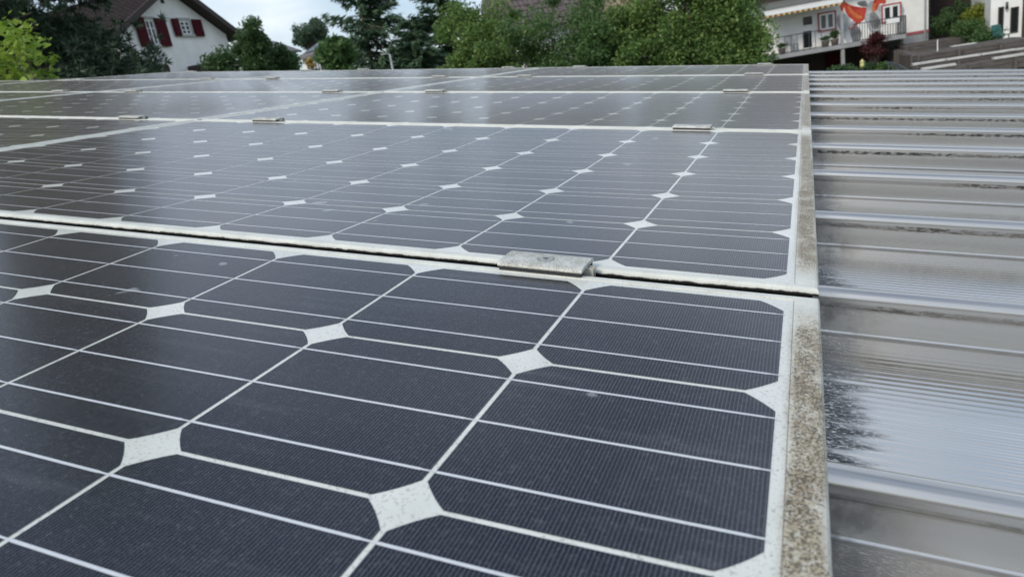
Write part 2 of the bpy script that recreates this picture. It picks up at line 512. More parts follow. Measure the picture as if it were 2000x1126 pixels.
rib_me, pan_me = rib_mesh(), pan_mesh()
K0, K1 = -9, 12
for k in range(K0, K1 + 1):
    y = RIB0 + RIBP * k
    link('rib', rib_me, bld, (0, y, -0.045), (0, 0, rnd.uniform(-1, 1) * 0.0006))
    if k < K1: link('roof_pan', pan_me, bld, (0, y, PAN_Z))
YR0, YR1 = RIB0 + RIBP * K0, RIB0 + RIBP * K1
MB().box(X0R, X1R, YR1 + 0.0125, YR1 + 0.05, -0.30, -0.052, 0.004).build('verge_trim', M['steel'], bld)
MB().box(X0R, X1R, YR0 - 0.05, YR0 - 0.0125, -0.30, -0.052, 0.004).build('verge_trim', M['steel'], bld)
MB().box(X1R + 0.004, X1R + 0.12, YR0, YR1, -0.24, -0.11, 0.01).build('gutter', M['steel'], bld)
MB().box(X0R + 0.02, X1R - 0.02, YR0 + 0.01, YR1 - 0.01, -0.26, -0.105).build('roof_deck', M['concrete'], bld)
wl_b = MB().box(X0R + 0.25, X1R - 0.25, YR0 + 0.2, YR1 - 0.2, -4.9, -0.264)
wl_b.build('wall', M['concrete'], bld)

# ------------------------------------------------------------------ solar panels
NC, NR = 10, 6
DX, DY = 1.655, 1.0066                   # pitch of the panels
SAG = 0.0076
EX, EY = 0.0245, 0.0168                  # white margin plus frame, from cell edge to outer face
CW, CH = NC * PX, NR * PY

def sag(x, y):
    u = min(1, max(0, -x / CW)); v = min(1, max(0, y / CH))
    return -SAG * (4 * u * (1 - u)) * (4 * v * (1 - v))

def sag_n(x, y):
    e = 0.004
    return Vector((-(sag(x + e, y) - sag(x - e, y)) / (2 * e), -(sag(x, y + e) - sag(x, y - e)) / (2 * e), 1)).normalized()

HALF, RC = 0.0780, 0.0985
def cell_outline():
    a0 = math.acos(HALF / RC)
    pts = []
    for q in range(4):
        for i in range(5):
            a = q * math.pi / 2 + a0 + (math.pi / 2 - 2 * a0) * i / 4
            pts.append((RC * math.cos(a), RC * math.sin(a)))
    out = []
    for k, (x, y) in enumerate(pts):
        out.append((x, y))
        x2, y2 = pts[(k + 1) % len(pts)]
        if math.hypot(x2 - x, y2 - y) > 0.06:
            out += [(x + (x2 - x) * q / 4, y + (y2 - y) * q / 4) for q in (1, 2, 3)]
    return out
OUT = cell_outline()

def set_normals(me, fn):
    me.shade_smooth()
    me.normals_split_custom_set_from_vertices([fn(v.co.x, v.co.y) for v in me.vertices])

def cell_mesh(i, j):
    cx, cy = -(i + 0.5) * PX, (j + 0.5) * PY
    mb = MB(); n = len(OUT)
    V, Fc = [], []
    for s in (1.0, 0.6, 0.25):
        V += [(cx + s * x, cy + s * y) for x, y in OUT]
    V.append((cx, cy))
    V = [(x, y, sag(x, y) + 0.00012) for x, y in V]
    for r in range(2):
        for k in range(n):
            l = (k + 1) % n
            Fc.append((r * n + k, r * n + l, r * n + n + l, r * n + n + k))
    for k in range(n): Fc.append((2 * n + k, 2 * n + (k + 1) % n, 3 * n))
    mb.add(V, Fc)
    me = mb.mesh('cell', M['cell'])
    set_normals(me, sag_n)
    return me

def ribbon_mesh(j, q):
    y = (j + 0.5) * PY + (q - 1) * 0.052
    V = []
    steps = []
    for i in range(NC):
        x1 = -i * PX - 0.0015; x0 = -(i + 1) * PX + 0.0015
        steps += [(x1 + 0.0014, 0.0006), (x1 - 0.0045, 0.00065), (x1 - 0.0060, 0.00098), ((x0 + x1) / 2 + 0.03, 0.00098), ((x0 + x1) / 2 - 0.03, 0.00098), (x0 + 0.0010, 0.00098), (x0, 0.0007)]
    for x, w in steps:
        V += [(x, y - w, sag(x, y) + 0.0003), (x, y + w, sag(x, y) + 0.0003)]
    Fc = [(2 * k, 2 * k + 1, 2 * k + 3, 2 * k + 2) for k in range(len(steps) - 1)]
    me = MB().add(V, Fc).mesh('busbar', M['busbar'])
    set_normals(me, sag_n)
    return me

def sheet_mesh(mat):
    a, b = EX - 0.008, EY - 0.008
    xs = [a] + [-CW * i / 40 for i in range(41)] + [-CW - a]
    ys = [-b] + [CH * i / 30 for i in range(31)] + [CH + b]
    V = [(x, y, sag(x, y) - 0.00005) for y in ys for x in xs]
    n = len(xs)
    Fc = [(r * n + k, (r) * n + k + n, r * n + k + n + 1, r * n + k + 1) for r in range(len(ys) - 1) for k in range(n - 1)]
    me = MB().add(V, Fc).mesh('backsheet', mat)
    set_normals(me, sag_n)
    return me

def rail_mesh(x0, x1, y0, y1, side, mat):
    """frame rail with rounded outer shoulder; the section is swept along the side, mitred at its ends"""
    # section: d = distance inwards from the outer face, z
    w = 0.0190 if (side == 'right' and mat is M['frame_dirty']) else 0.0105
    sec = [(w, -0.001), (w, 0.0007), (w - 0.0008, 0.0011), (0.0038, 0.0011), (0.0018, 0.0005), (0.0006, -0.0010), (0.0, -0.0028), (0.0, -0.0050), (0.0045, -0.0056), (0.0050, -0.036), (0.020, -0.040)]
    V = []
    for d, z in sec:
        if side == 'right': V += [(x1 - d, y0 + min(d, 0.0105), z), (x1 - d, y1 - min(d, 0.0105), z)]
        if side == 'left': V += [(x0 + d, y1 - d, z), (x0 + d, y0 + d, z)]
        if side == 'front': V += [(x0 + d, y0 + d, z), (x1 - d, y0 + d, z)]
        if side == 'back': V += [(x1 - d, y1 - d, z), (x0 + d, y1 - d, z)]
    Fc = [(2 * k, 2 * k + 1, 2 * k + 3, 2 * k + 2) for k in range(len(sec) - 1)]
    return MB().add(V, [tuple(reversed(q)) for q in Fc]).mesh('frame_rail', mat)

cells = {(i, j): cell_mesh(i, j) for i in range(NC) for j in range(NR)}
ribbons = {(j, q): ribbon_mesh(j, q) for j in range(NR) for q in range(3)}
sheets = {d: sheet_mesh(M['sheet_dirty' if d else 'sheet']) for d in (0, 1)}
bx = (-CW - EX, EX, -EY, CH + EY)
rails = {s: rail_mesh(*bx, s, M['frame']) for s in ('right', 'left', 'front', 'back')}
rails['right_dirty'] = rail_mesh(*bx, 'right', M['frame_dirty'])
jbox = MB().box(-CW / 2 - 0.06, -CW / 2 + 0.06, CH - 0.16, CH - 0.05, -0.030, -0.012, 0.004).mesh('junction_box', M['rubber'])

ROWN = ['front row', 'second row', 'third row', 'fourth row', 'farthest row']
COLN = ['bordering the bare roof', 'second from the bare roof', 'third from the bare roof', 'fourth from the bare roof']
PANEL_GRID = [(c, r) for r in range(5) for c in range(3) if not (r == 0 and c > 1)] + [(3, 2), (3, 3)]
tilt_rng = random.Random(3)
def roof_pt(x, y, z): return ROOF @ Vector((x, y, z))

for c, r in PANEL_GRID:
    dirty = 1 if c == 0 else 0
    root = empty('solar_panel')
    oy = -0.0526 - CH + DY * r if r == 0 else (r - 1) * DY
    oy = (r - 1) * DY - (0.0 if r else 0.0)
    tx = tilt_rng.uniform(-1, 1) * 0.0012 if r > 1 else 0.0
    ty = tilt_rng.uniform(-1, 1) * 0.0010 if r > 1 else 0.0
    root.matrix_world = ROOF @ Matrix.Translation((-c * DX, oy, 0)) @ Matrix.Rotation(tx, 4, 'X') @ Matrix.Rotation(ty, 4, 'Y')
    where = COLN[c]
    tag(root, 'dark solar panel in the %s, %s' % (ROWN[r], where), 'solar panel', 'solar panels laid on the metal roof')
    for s in ('right', 'left', 'front', 'back'):
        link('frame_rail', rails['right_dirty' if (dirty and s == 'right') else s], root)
    link('backsheet', sheets[dirty], root)
    link('junction_box', jbox, root)
    for (i, j), me in cells.items(): link('cell', me, root)
    for me in ribbons.values(): link('busbar', me, root)

# ------------------------------------------------------------------ clamps on the seams
def clamp_meshes():
    # plate with turned down lips, local x along the seam, y across, z = 0 at frame top
    sec = [(-0.0195, 0.0050), (-0.0200, 0.0062), (-0.0195, 0.0074), (-0.0170, 0.0088), (-0.0120, 0.0094), (0.0120, 0.0094), (0.0170, 0.0088), (0.0195, 0.0074), (0.0200, 0.0062), (0.0195, 0.0050),
           (0.0150, 0.0054), (0.0100, 0.0060), (-0.0100, 0.0060), (-0.0150, 0.0054)]
    L = 0.040; n = len(sec)
    V = [(x, y, z) for x in (-L, L) for y, z in sec]
    Fc = [(k, (k + 1) % n, (k + 1) % n + n, k + n) for k in range(n)] + [tuple(range(n - 1, -1, -1)), tuple(range(n, 2 * n))]
    plate = MB().add(V, Fc).mesh('plate', M['clamp'])
    web = MB().box(-L + 0.003, L + 0.006, -0.0038, -0.0018, -0.044, 0.0058).box(-L + 0.003, L + 0.006, 0.0018, 0.0038, -0.044, 0.0058).box(-L + 0.003, L + 0.006, -0.0017, 0.0017, -0.030, -0.027).mesh('channel', M['clamp'])
    pad = MB().box(-L + 0.001, L - 0.001, -0.0185, -0.0110, 0.0012, 0.0049).box(-L + 0.001, L - 0.001, 0.0110, 0.0185, 0.0012, 0.0049).mesh('rubber_pad', M['rubber'])
    # bolt head with a dark hex socket
    b = MB(); nn = 24
    rr = [(0.0072, 0.0090), (0.0072, 0.00955), (0.0068, 0.0097), (0.0027, 0.0097)]
    V = [(a * math.cos(2 * math.pi * k / nn), a * math.sin(2 * math.pi * k / nn), z) for a, z in rr for k in range(nn)]
    Fc = [(q * nn + k, q * nn + (k + 1) % nn, q * nn + nn + (k + 1) % nn, q * nn + nn + k) for q in range(3) for k in range(nn)]
    bolt = b.add(V, Fc).mesh('bolt', M['bolt'])
    so = MB(); V = [(0.0027 * math.cos(math.pi / 3 * k), 0.0027 * math.sin(math.pi / 3 * k), z) for z in (0.0094, 0.00965) for k in range(6)]
    sock = so.add(V, [(0, 1, 2, 3, 4, 5)] + [(k, k + 6, (k + 1) % 6 + 6, (k + 1) % 6) for k in range(6)]).mesh('hex_socket', M['rubber'])
    rg_ = MB(); V = [(a * math.cos(2 * math.pi * k / nn), a * math.sin(2 * math.pi * k / nn), 0.00945) for a in (0.0071, 0.0078) for k in range(nn)]
    ring = rg_.add(V, [(k, (k + 1) % nn, (k + 1) % nn + nn, k + nn) for k in range(nn)]).mesh('bolt_recess', M['rubber'])
    return plate, web, pad, bolt, sock, ring
cl = clamp_meshes()
SEAMN = ['nearest panel seam', 'second panel seam', 'third panel seam', 'fourth panel seam', 'far edge of the panels']
POSN = {(0, 0): 'nearest the bare roof', (0, 1): 'second from the bare roof', (1, 0): 'third from the bare roof', (1, 1): 'fourth from the bare roof', (2, 0): 'fifth from the bare roof', (2, 1): 'sixth from the bare roof'}
for s in range(5):
    for c in range(3):
        for h, xo in enumerate((-0.212, -1.362)):
            if s == 0 and (c, h) != (0, 0): continue
            if s == 1 and (c == 2): continue
            root = empty('panel_clamp')
            yy = -0.0263 + s * DY
            zz = 0.0
            root.matrix_world = ROOF @ Matrix.Translation((-c * DX + xo + rnd.uniform(-1, 1) * 0.006, yy, zz)) @ Matrix.Rotation(rnd.uniform(-0.03, 0.03), 4, 'Z')
            tag(root, 'aluminium clamp on the %s, %s' % (SEAMN[s], POSN[(c, h)]), 'clamp', 'mid clamps holding the solar panels')
            link('plate', cl[0], root); link('channel', cl[1], root); link('rubber_pad', cl[2], root)
            bo = link('bolt', cl[3], root); link('hex_socket', cl[4], bo); link('bolt_recess', cl[5], bo)

#BACKGROUND
# ------------------------------------------------------------------ vegetation
def mat_leaf(name, dark, mid, light, rough=0.55, trans=0.36, nscale=0.6):
    mt, nt, b = new_mat(name); t = NT(nt)
    isl = t.n('ShaderNodeNewGeometry').outputs['Random Per Island']
    n1 = t.noise(t.coord(), nscale, 3.0, 0.6)
    c = t.mix(t.ramp(n1, 0.35, 0.68), dark, mid)
    c = t.mix(t.math('MULTIPLY', t.ramp(isl, 0.45, 1.0), 0.7), c, light)
    t.l(c, b.inputs['Base Color']); b.inputs['Roughness'].default_value = rough
    b.inputs['Specular IOR Level'].default_value = 0.3
    tr = t.n('ShaderNodeBsdfTranslucent'); t.l(c, tr.inputs[0])
    mx = t.n('ShaderNodeMixShader'); mx.inputs[0].default_value = trans
    out = [x for x in nt.nodes if x.type == 'OUTPUT_MATERIAL'][0]
    t.l(b.outputs[0], mx.inputs[1]); t.l(tr.outputs[0], mx.inputs[2]); t.l(mx.outputs[0], out.inputs[0])
    return mt

M['bark'] = simple('tree_bark', (0.10, 0.075, 0.055), 0.9, 0, 0.35, 9.0, 0.02, stretch=(1, 1, 0.25))
M['bark_grey'] = simple('grey_branch_bark', (0.20, 0.18, 0.16), 0.9, 0, 0.3, 14.0, 0.01)
M['leaf_hedge'] = mat_leaf('hornbeam_leaf', (0.075, 0.150, 0.042), (0.150, 0.255, 0.066), (0.30, 0.39, 0.115))
M['leaf_hedge2'] = mat_leaf('maple_leaf', (0.050, 0.115, 0.038), (0.098, 0.185, 0.058), (0.20, 0.29, 0.10))
M['leaf_bush'] = mat_leaf('shrub_leaf', (0.042, 0.092, 0.034), (0.075, 0.145, 0.050), (0.15, 0.22, 0.09))
M['leaf_far'] = mat_leaf('distant_tree_leaf', (0.075, 0.125, 0.085), (0.115, 0.175, 0.110), (0.18, 0.24, 0.16))  # paler leaf tones: distance haze put into the colour
M['leaf_bright'] = mat_leaf('fresh_vine_leaf', (0.15, 0.26, 0.03), (0.26, 0.39, 0.05), (0.42, 0.50, 0.11), 0.5, 0.35, 3.0)
M['needle_spruce'] = mat_leaf('spruce_needle', (0.038, 0.080, 0.042), (0.066, 0.122, 0.062), (0.12, 0.18, 0.095), 0.6, 0.1)
M['needle_pine'] = mat_leaf('pine_needle', (0.026, 0.052, 0.032), (0.050, 0.088, 0.050), (0.105, 0.145, 0.082), 0.6, 0.1)
M['leaf_red'] = mat_leaf('red_maple_leaf', (0.05, 0.012, 0.014), (0.085, 0.018, 0.020), (0.13, 0.035, 0.035), 0.55, 0.25)
M['leaf_gold'] = mat_leaf('golden_cypress_leaf', (0.13, 0.17, 0.02), (0.22, 0.26, 0.03), (0.34, 0.36, 0.06), 0.6, 0.25, 2.0)
M['leaf_yellow'] = mat_leaf('yellow_flower_leaf', (0.35, 0.24, 0.06), (0.5, 0.36, 0.10), (0.62, 0.5, 0.2), 0.6, 0.25, 2.0)

def kites(C, size, aspect, rg, up=0.35, jitter=0.4, axis=None):
    """one pointed leaf quad at every centre C (n,3)"""
    n = len(C)
    a = rg.normal(size=(n, 3)) if axis is None else axis + rg.normal(size=(n, 3)) * 0.35
    a /= np.linalg.norm(a, axis=1, keepdims=True) + 1e-9
    nn = rg.normal(size=(n, 3)); nn[:, 2] = np.abs(nn[:, 2]) + up
    b = np.cross(nn, a); b /= np.linalg.norm(b, axis=1, keepdims=True) + 1e-9
    s = size * (1 + jitter * (rg.random((n, 1)) - 0.5) * 2)
    V = np.stack([C - a * s, C + b * s * aspect - a * s * 0.15, C + a * s, C - b * s * aspect - a * s * 0.15], 1).reshape(-1, 3)
    return V, np.arange(n * 4).reshape(-1, 4)

def trunk_mesh(h, r0, limbs, rg, lean=0.03, n=9, mat=None):
    mb = MB()
    pts = [Vector((math.sin(i * 1.7) * lean * i / 6, math.cos(i * 2.3) * lean * i / 6, h * i / 7)) for i in range(8)]
    mb.tube(pts, [r0 * (1 - 0.85 * i / 7) * (1.25 if i == 0 else 1) for i in range(8)], n)
    for (z, d, ln, rise) in limbs:
        base = Vector((0, 0, z))
        e = base + Vector((math.cos(d) * ln, math.sin(d) * ln, rise))
        mid = base.lerp(e, 0.5) + Vector((0, 0, 0.12 * ln * (1 if rise > 0 else -0.4)))
        r = max(0.012, r0 * (1 - z / h * 0.8) * 0.5)
        mb.tube([base, mid, e], [r, r * 0.65, r * 0.15], 6)
    return mb

def broad_tree(name, base, h, rx, rz, crown_z, n_clump, n_leaf, leaf, mat, seed, label, cat='tree', group=None, clump_r=0.55, bark='bark', shape=None):
    """broad leaved tree or shrub: forked trunk and a crown of many small leaves grouped in clumps"""
    rg = np.random.default_rng(seed)
    root = empty(name, base); tag(root, label, cat, group)
    u = rg.normal(size=(n_clump, 3)); u /= np.linalg.norm(u, axis=1, keepdims=True)
    rad = rg.random((n_clump, 1)) ** 0.38
    lump = 1 + 0.18 * np.sin(u[:, :1] * 5 + seed) * np.cos(u[:, 1:2] * 4 + seed * 2) + 0.12 * rg.normal(size=(n_clump, 1))
    C = u * rad * lump * np.array([rx, rx, rz]) + np.array([0, 0, crown_z])
    C = C[C[:, 2] > 0.15]
    limbs = []
    for c in C[:: max(1, len(C) // 26)]:
        z0 = max(0.2, min(h * 0.8, c[2] * 0.55)); limbs.append((z0, math.atan2(c[1], c[0]), float(math.hypot(c[0], c[1])), float(c[2] - z0)))
    trunk_mesh(h * 0.85, max(0.03, h * 0.018), limbs, rg).build('trunk', M[bark], root, True)
    k = rg.integers(0, len(C), n_leaf)
    rr = clump_r * (0.6 + 0.8 * rg.random((len(C), 1)))
    d = rg.normal(size=(n_leaf, 3)); d /= np.linalg.norm(d, axis=1, keepdims=True)
    P = C[k] + d * (rg.random((n_leaf, 1)) ** 0.5) * rr[k] * np.array([1, 1, 0.75])
    P = P[P[:, 2] > 0.05]
    V, F = kites(P, leaf, 0.55, rg)
    link('crown', np_mesh('crown', V, F, M[mat]), root)
    return root

def spruce_tree(name, base, h, r, seed, label, whorls=23, group=None, hang=0.3, first=0.04):
    rg = np.random.default_rng(seed)
    root = empty(name, base); tag(root, label, 'tree', group)
    P, A, limbs = [], [], []
    for w in range(whorls):
        f = first + (1 - first) * (w / whorls) ** 0.92
        z = h * f
        ln0 = r * (1 - f) ** 0.82 + 0.15
        nb = int(9 + 9 * (1 - f))
        for b in range(nb):
            a = rg.random() * 2 * math.pi
            ln = ln0 * (0.7 + 0.5 * rg.random())
            zz = z + rg.normal() * h / whorls * 0.22
            drop = -hang * ln * (0.6 + 0.5 * rg.random()) * (1 - f * 0.9)
            limbs.append((max(0.1, zz), a, ln, drop + 0.12 * ln))
            m_ = int(50 + 120 * ln / r)
            s = rg.random(m_) ** 0.7
            side = rg.normal(size=m_) * 0.12 * ln * (1.15 - s)
            x = s * ln
            cz = zz + drop * np.sin(s * 1.9) / math.sin(1.9) * s + 0.20 * ln * s ** 3 - np.abs(rg.normal(size=m_)) * 0.085 * ln
            P.append(np.stack([np.cos(a) * x - np.sin(a) * side, np.sin(a) * x + np.cos(a) * side, cz], 1))
            ax = np.tile(np.array([math.cos(a), math.sin(a), -0.35]), (m_, 1)); A.append(ax)
    P = np.concatenate(P); A = np.concatenate(A)
    trunk_mesh(h, h * 0.016 + 0.03, limbs[::5], rg, 0.0).build('trunk', M['bark'], root, True)
    V, F = kites(P, 0.16, 0.20, rg, 0.5, 0.5, A * 1.5)
    link('crown', np_mesh('crown', V, F, M['needle_spruce']), root)
    return root

def pine_tree(name, base, h, seed, label, boughs):
    """scots pine: long bare limbs carrying flat pads of needle tufts"""
    rg = np.random.default_rng(seed)
    root = empty(name, base); tag(root, label, 'tree')
    mb = trunk_mesh(h, 0.17, [], rg, 0.25)
    P, A = [], []
    for (z, a, ln, rise, n_pad) in boughs:
        b0 = Vector((0, 0, z)); d = Vector((math.cos(a), math.sin(a), 0))
        pts = [b0 + d * ln * q + Vector((0, 0, rise * q ** 1.4 + 0.10 * math.sin(q * 9 + z))) for q in (0, 0.25, 0.5, 0.75, 1.0)]
        mb.tube(pts, [0.06, 0.048, 0.036, 0.024, 0.008], 6)
        for k in range(n_pad):
            q = 0.30 + 0.75 * rg.random()
            c = b0 + d * ln * q + Vector((0, 0, rise * q ** 1.4))
            off = Vector((rg.normal() * 0.42, rg.normal() * 0.42, rg.normal() * 0.20 + 0.12))
            e = c + off * (0.4 + 0.4 * ln / 3)
            mb.tube([c, c.lerp(e, 0.55) + Vector((0, 0, 0.04)), e], [0.016, 0.011, 0.004], 5)
            nt_ = 12
            for s in range(nt_):
                t0 = np.array(e) + rg.normal(size=3) * np.array([0.20, 0.20, 0.10])
                m_ = 26
                dirs = rg.normal(size=(m_, 3)) + np.array([d.x * 0.5, d.y * 0.5, 0.55]); dirs /= np.linalg.norm(dirs, axis=1, keepdims=True)
                P.append(t0 + dirs * 0.055); A.append(dirs)
    mb.build('trunk', M['bark_grey'], root, True)
    P = np.concatenate(P); A = np.concatenate(A)
    V, F = kites(P, 0.060, 0.14, rg, 0.3, 0.4, A * 3)
    link('crown', np_mesh('crown', V, F, M['needle_pine']), root)
    return root

def on_ground(px, py, d):
    p = at(px, py, d); return (p.x, p.y, ground_h(p.x, p.y))

def z_at(px, py, d): return at(px, py, d).z

# row of broad-leaved trees in the middle
HED = [(915, 24.5, -12, 1.05, 'leaf_hedge', 'leafy yellow-green tree next to the dark spruces'),
       (990, 24.0, -25, 1.4, 'leaf_hedge', 'leafy tree in the hedge row below the left end of the brown roof'),
       (1085, 23.0, -18, 1.75, 'leaf_hedge2', 'dense dark green tree in front of the brown tiled roof'),
       (1185, 22.5, -20, 1.7, 'leaf_hedge2', 'dark green tree below the wooden gable edge of the brown roof'),
       (1285, 22.0, -70, 1.4, 'leaf_hedge', 'broad green tree filling the middle of the hedge row'),
       (1370, 21.5, -135, 1.4, 'leaf_hedge', 'tall light green tree, second from the mural house'),
       (1438, 21.0, -125, 0.72, 'leaf_hedge', 'green tree at the right end of the hedge row beside the mural house')]
for k, (px, d, h, rx, mt_, lab) in enumerate(HED):
    b = on_ground(px, 120, d)
    h = z_at(px, h, d) - b[2]
    broad_tree('hedge_tree', b, h, rx, h * 0.44, h * 0.52, 140, 56000, 0.048, mt_, 40 + k, lab, 'tree', 'row of leafy trees behind the roof', 0.50)

# dark spruces
spruce_tree('spruce_tree', on_ground(722, 100, 30), z_at(722, -80, 30) - on_ground(722, 100, 30)[2], 4.7, 3, 'tall dark spruce standing behind the street lamp')
spruce_tree('spruce_tree', on_ground(815, 120, 28.5), z_at(815, 30, 28.5) - on_ground(815, 120, 28.5)[2], 3.0, 5, 'slim dark spruce between the tallest spruce and its right neighbour', 20)
spruce_tree('spruce_tree', on_ground(868, 60, 31), z_at(868, -85, 31) - on_ground(868, 60, 31)[2], 4.0, 9, 'tall dark spruce partly hidden behind the yellow-green hedge tree')
# small conifer-like shrub left of the tall spruce
broad_tree('garden_shrub', on_ground(662, 120, 21), z_at(652, 72, 21) - ground_h(*on_ground(652, 120, 21)[:2]), 0.40, 0.45, z_at(652, 112, 21) - ground_h(*on_ground(652, 120, 21)[:2]), 70, 9000, 0.07, 'leaf_hedge2', 71, 'rounded olive green shrub at the foot of the tall spruce', 'shrub', None, 0.24)
# bushes right of the white gable house
for k, (px, py, d, rx, top, lab) in enumerate([(432, 122, 17, 0.32, 104, 'low airy shrub in front of the white gable wall'),
                                         (502, 110, 18, 0.42, 46, 'tall pointed green bush right of the white gable house'),
                                         (548, 126, 18.5, 0.30, 108, 'rounded green bush in front of the distant grey roofs')]):
    b = on_ground(px, py, d)
    hh = z_at(px, top, d) - b[2]
    broad_tree('green_bush', b, hh, rx, (z_at(px, top, d) - z_at(px, 150, d)) * 0.62, hh - (z_at(px, top, d) - z_at(px, 150, d)) * 0.55, 75, 14000 if k else 3000, 0.036, 'leaf_bush', 60 + k, lab, 'bush', 'bushes beside the white gable house', 0.22)
broad_tree('distant_tree', on_ground(606, 80, 92), z_at(606, 38, 92) - ground_h(*on_ground(606, 80, 92)[:2]), 2.0, 1.7, z_at(606, 68, 92) - ground_h(*on_ground(606, 80, 92)[:2]), 70, 9000, 0.15, 'leaf_far', 81, 'hazy round tree far off above the grey roofs', 'tree', None, 0.7)
broad_tree('yellow_shrub', on_ground(606, 125, 24), z_at(606, 112, 24) - ground_h(*on_ground(606, 125, 24)[:2]), 0.10, 0.14, z_at(606, 124, 24) - ground_h(*on_ground(606, 125, 24)[:2]), 12, 500, 0.035, 'leaf_yellow', 83, 'small yellow flowering shrub at the far panel edge', 'shrub', None, 0.10)

# pine on the left
pb = on_ground(70, 100, 13.5)
bo = []
prg = random.Random(11)
zlo, zhi = z_at(100, 150, 13) - pb[2], 14.0
zz = zlo - 0.6
right = (CAMW.to_3x3() @ Vector((1, 0, 0))); ra = math.atan2(right.y, right.x)
while zz < zhi:
    f = (zz - zlo) / (zhi - zlo)
    for q in range(3):
        a = ra + prg.choice((0, math.pi)) + prg.uniform(-1.3, 1.3)
        ln = (1.36 * (1 - 0.40 * f)) * prg.uniform(0.5, 1.05)
        bo.append((zz + prg.uniform(-0.2, 0.2), a, ln, prg.uniform(-0.25, 0.45) * ln, int(5 + 4 * ln)))
    zz += 0.27
pine_tree('pine_tree', pb, 14.4, 21, 'dark spreading pine in front of the white gable house', bo)

# bright vine leaves, bottom of the pine
def vine_bush(name, base, zc, rx, rz, n, size, label, seed):
    rg = np.random.default_rng(seed)
    root = empty(name, base); tag(root, label, 'bush')
    mb = MB(); Vs, Fs, off = [], [], 0
    for k in range(26):
        a = rg.random() * 6.28; r = rx * rg.random() ** 0.5
        tip = Vector((math.cos(a) * r, math.sin(a) * r, zc + rz * (rg.random() * 1.5 - 0.6)))
        st = Vector((math.cos(a) * 0.12, math.sin(a) * 0.12, 0))
        midp = st.lerp(tip, 0.6) + Vector((0, 0, 0.1))
        mb.tube([st, midp, tip], [0.016, 0.010, 0.003], 5)
        for q in range(n // 26):
            s = 0.45 + 0.6 * rg.random()
            c = np.array(st.lerp(tip, s)) + rg.normal(size=3) * 0.06
            nrm = rg.normal(size=3); nrm[2] = abs(nrm[2]) + 0.9; nrm /= np.linalg.norm(nrm)
            ax = np.cross(nrm, rg.normal(size=3)); ax /= np.linalg.norm(ax); ay = np.cross(nrm, ax)
            sz = size * (0.6 + 0.7 * rg.random())
            ol = []
            for i in range(15):                       # lobed outline, folded along the midrib
                th = -2.6 + 5.2 * i / 14
                rad = sz * (0.62 + 0.38 * abs(math.cos(th * 1.55)))
                w = c + ax * math.cos(th) * rad + ay * math.sin(th) * rad * 0.9 + nrm * abs(math.sin(th)) * sz * 0.25
                ol.append(w)
            Vs.append(np.array([c - ax * sz * 0.15] + ol)); Fs += [(off, off + i + 1, off + i + 2) for i in range(14)]
            off += 16
    mb.build('stem', M['bark'], root, True)
    link('foliage', np_mesh('foliage', np.concatenate(Vs), np.array(Fs), M['leaf_bright']), root)
vb = on_ground(22, 140, 8.2)
vine_bush('vine_bush', vb, z_at(15, 128, 8.2) - vb[2], 0.34, 0.17, 3900, 0.036, 'fresh light green leafy bush at the left edge of the panels', 31)

# ------------------------------------------------------------------ buildings
M['wall_white'] = simple('white_render', (0.80, 0.79, 0.75), 0.85, 0, 0.06, 1.1, 0.003)
M['tile_brown'] = simple('brown_roof_tile', (0.032, 0.024, 0.023), 0.8, 0, 0.35, 5.0, spec=0.2)
M['tile_red'] = simple('weathered_roof_tile', (0.105, 0.082, 0.078), 0.75, 0, 0.3, 5.0)
M['wood_dark'] = simple('dark_stained_wood', (0.040, 0.026, 0.022), 0.7, 0, 0.3, 8.0, stretch=(1, 1, 6))
M['shutter_red'] = simple('dark_red_shutter_paint', (0.065, 0.005, 0.010), 0.7, 0, 0.15, 6.0, spec=0.15)
M['stone_grey'] = simple('grey_stone_surround', (0.36, 0.36, 0.34), 0.8, 0, 0.12, 6.0)
M['paint_white'] = simple('white_window_paint', (0.78, 0.78, 0.76), 0.4, 0, 0.04, 3.0)
M['grey_roof'] = simple('grey_fibre_roof', (0.13, 0.125, 0.115), 0.8, 0, 0.2, 3.0)
M['curtain'] = simple('dim_curtain', (0.16, 0.165, 0.155), 0.9, 0, 0.15, 6.0, stretch=(5, 5, 0.3))
def mat_pane():
    mt, nt, b = new_mat('window_glass'); b.inputs['Base Color'].default_value = (0.012, 0.015, 0.018, 1)
    b.inputs['Roughness'].default_value = 0.06; b.inputs['Specular IOR Level'].default_value = 0.35
    return mt
M['pane'] = mat_pane()
M['red_paint'] = simple('red_trim_paint', (0.38, 0.085, 0.095), 0.7, 0, 0.12, 5.0)
M['grey_paint'] = simple('grey_paint', (0.27, 0.28, 0.29), 0.6, 0, 0.1, 4.0)
M['rail_dark'] = simple('dark_railing_steel', (0.07, 0.075, 0.08), 0.5, 0.3, 0.1, 4.0)
M['slab'] = simple('grey_concrete_slab', (0.30, 0.30, 0.30), 0.8, 0, 0.12, 3.0)

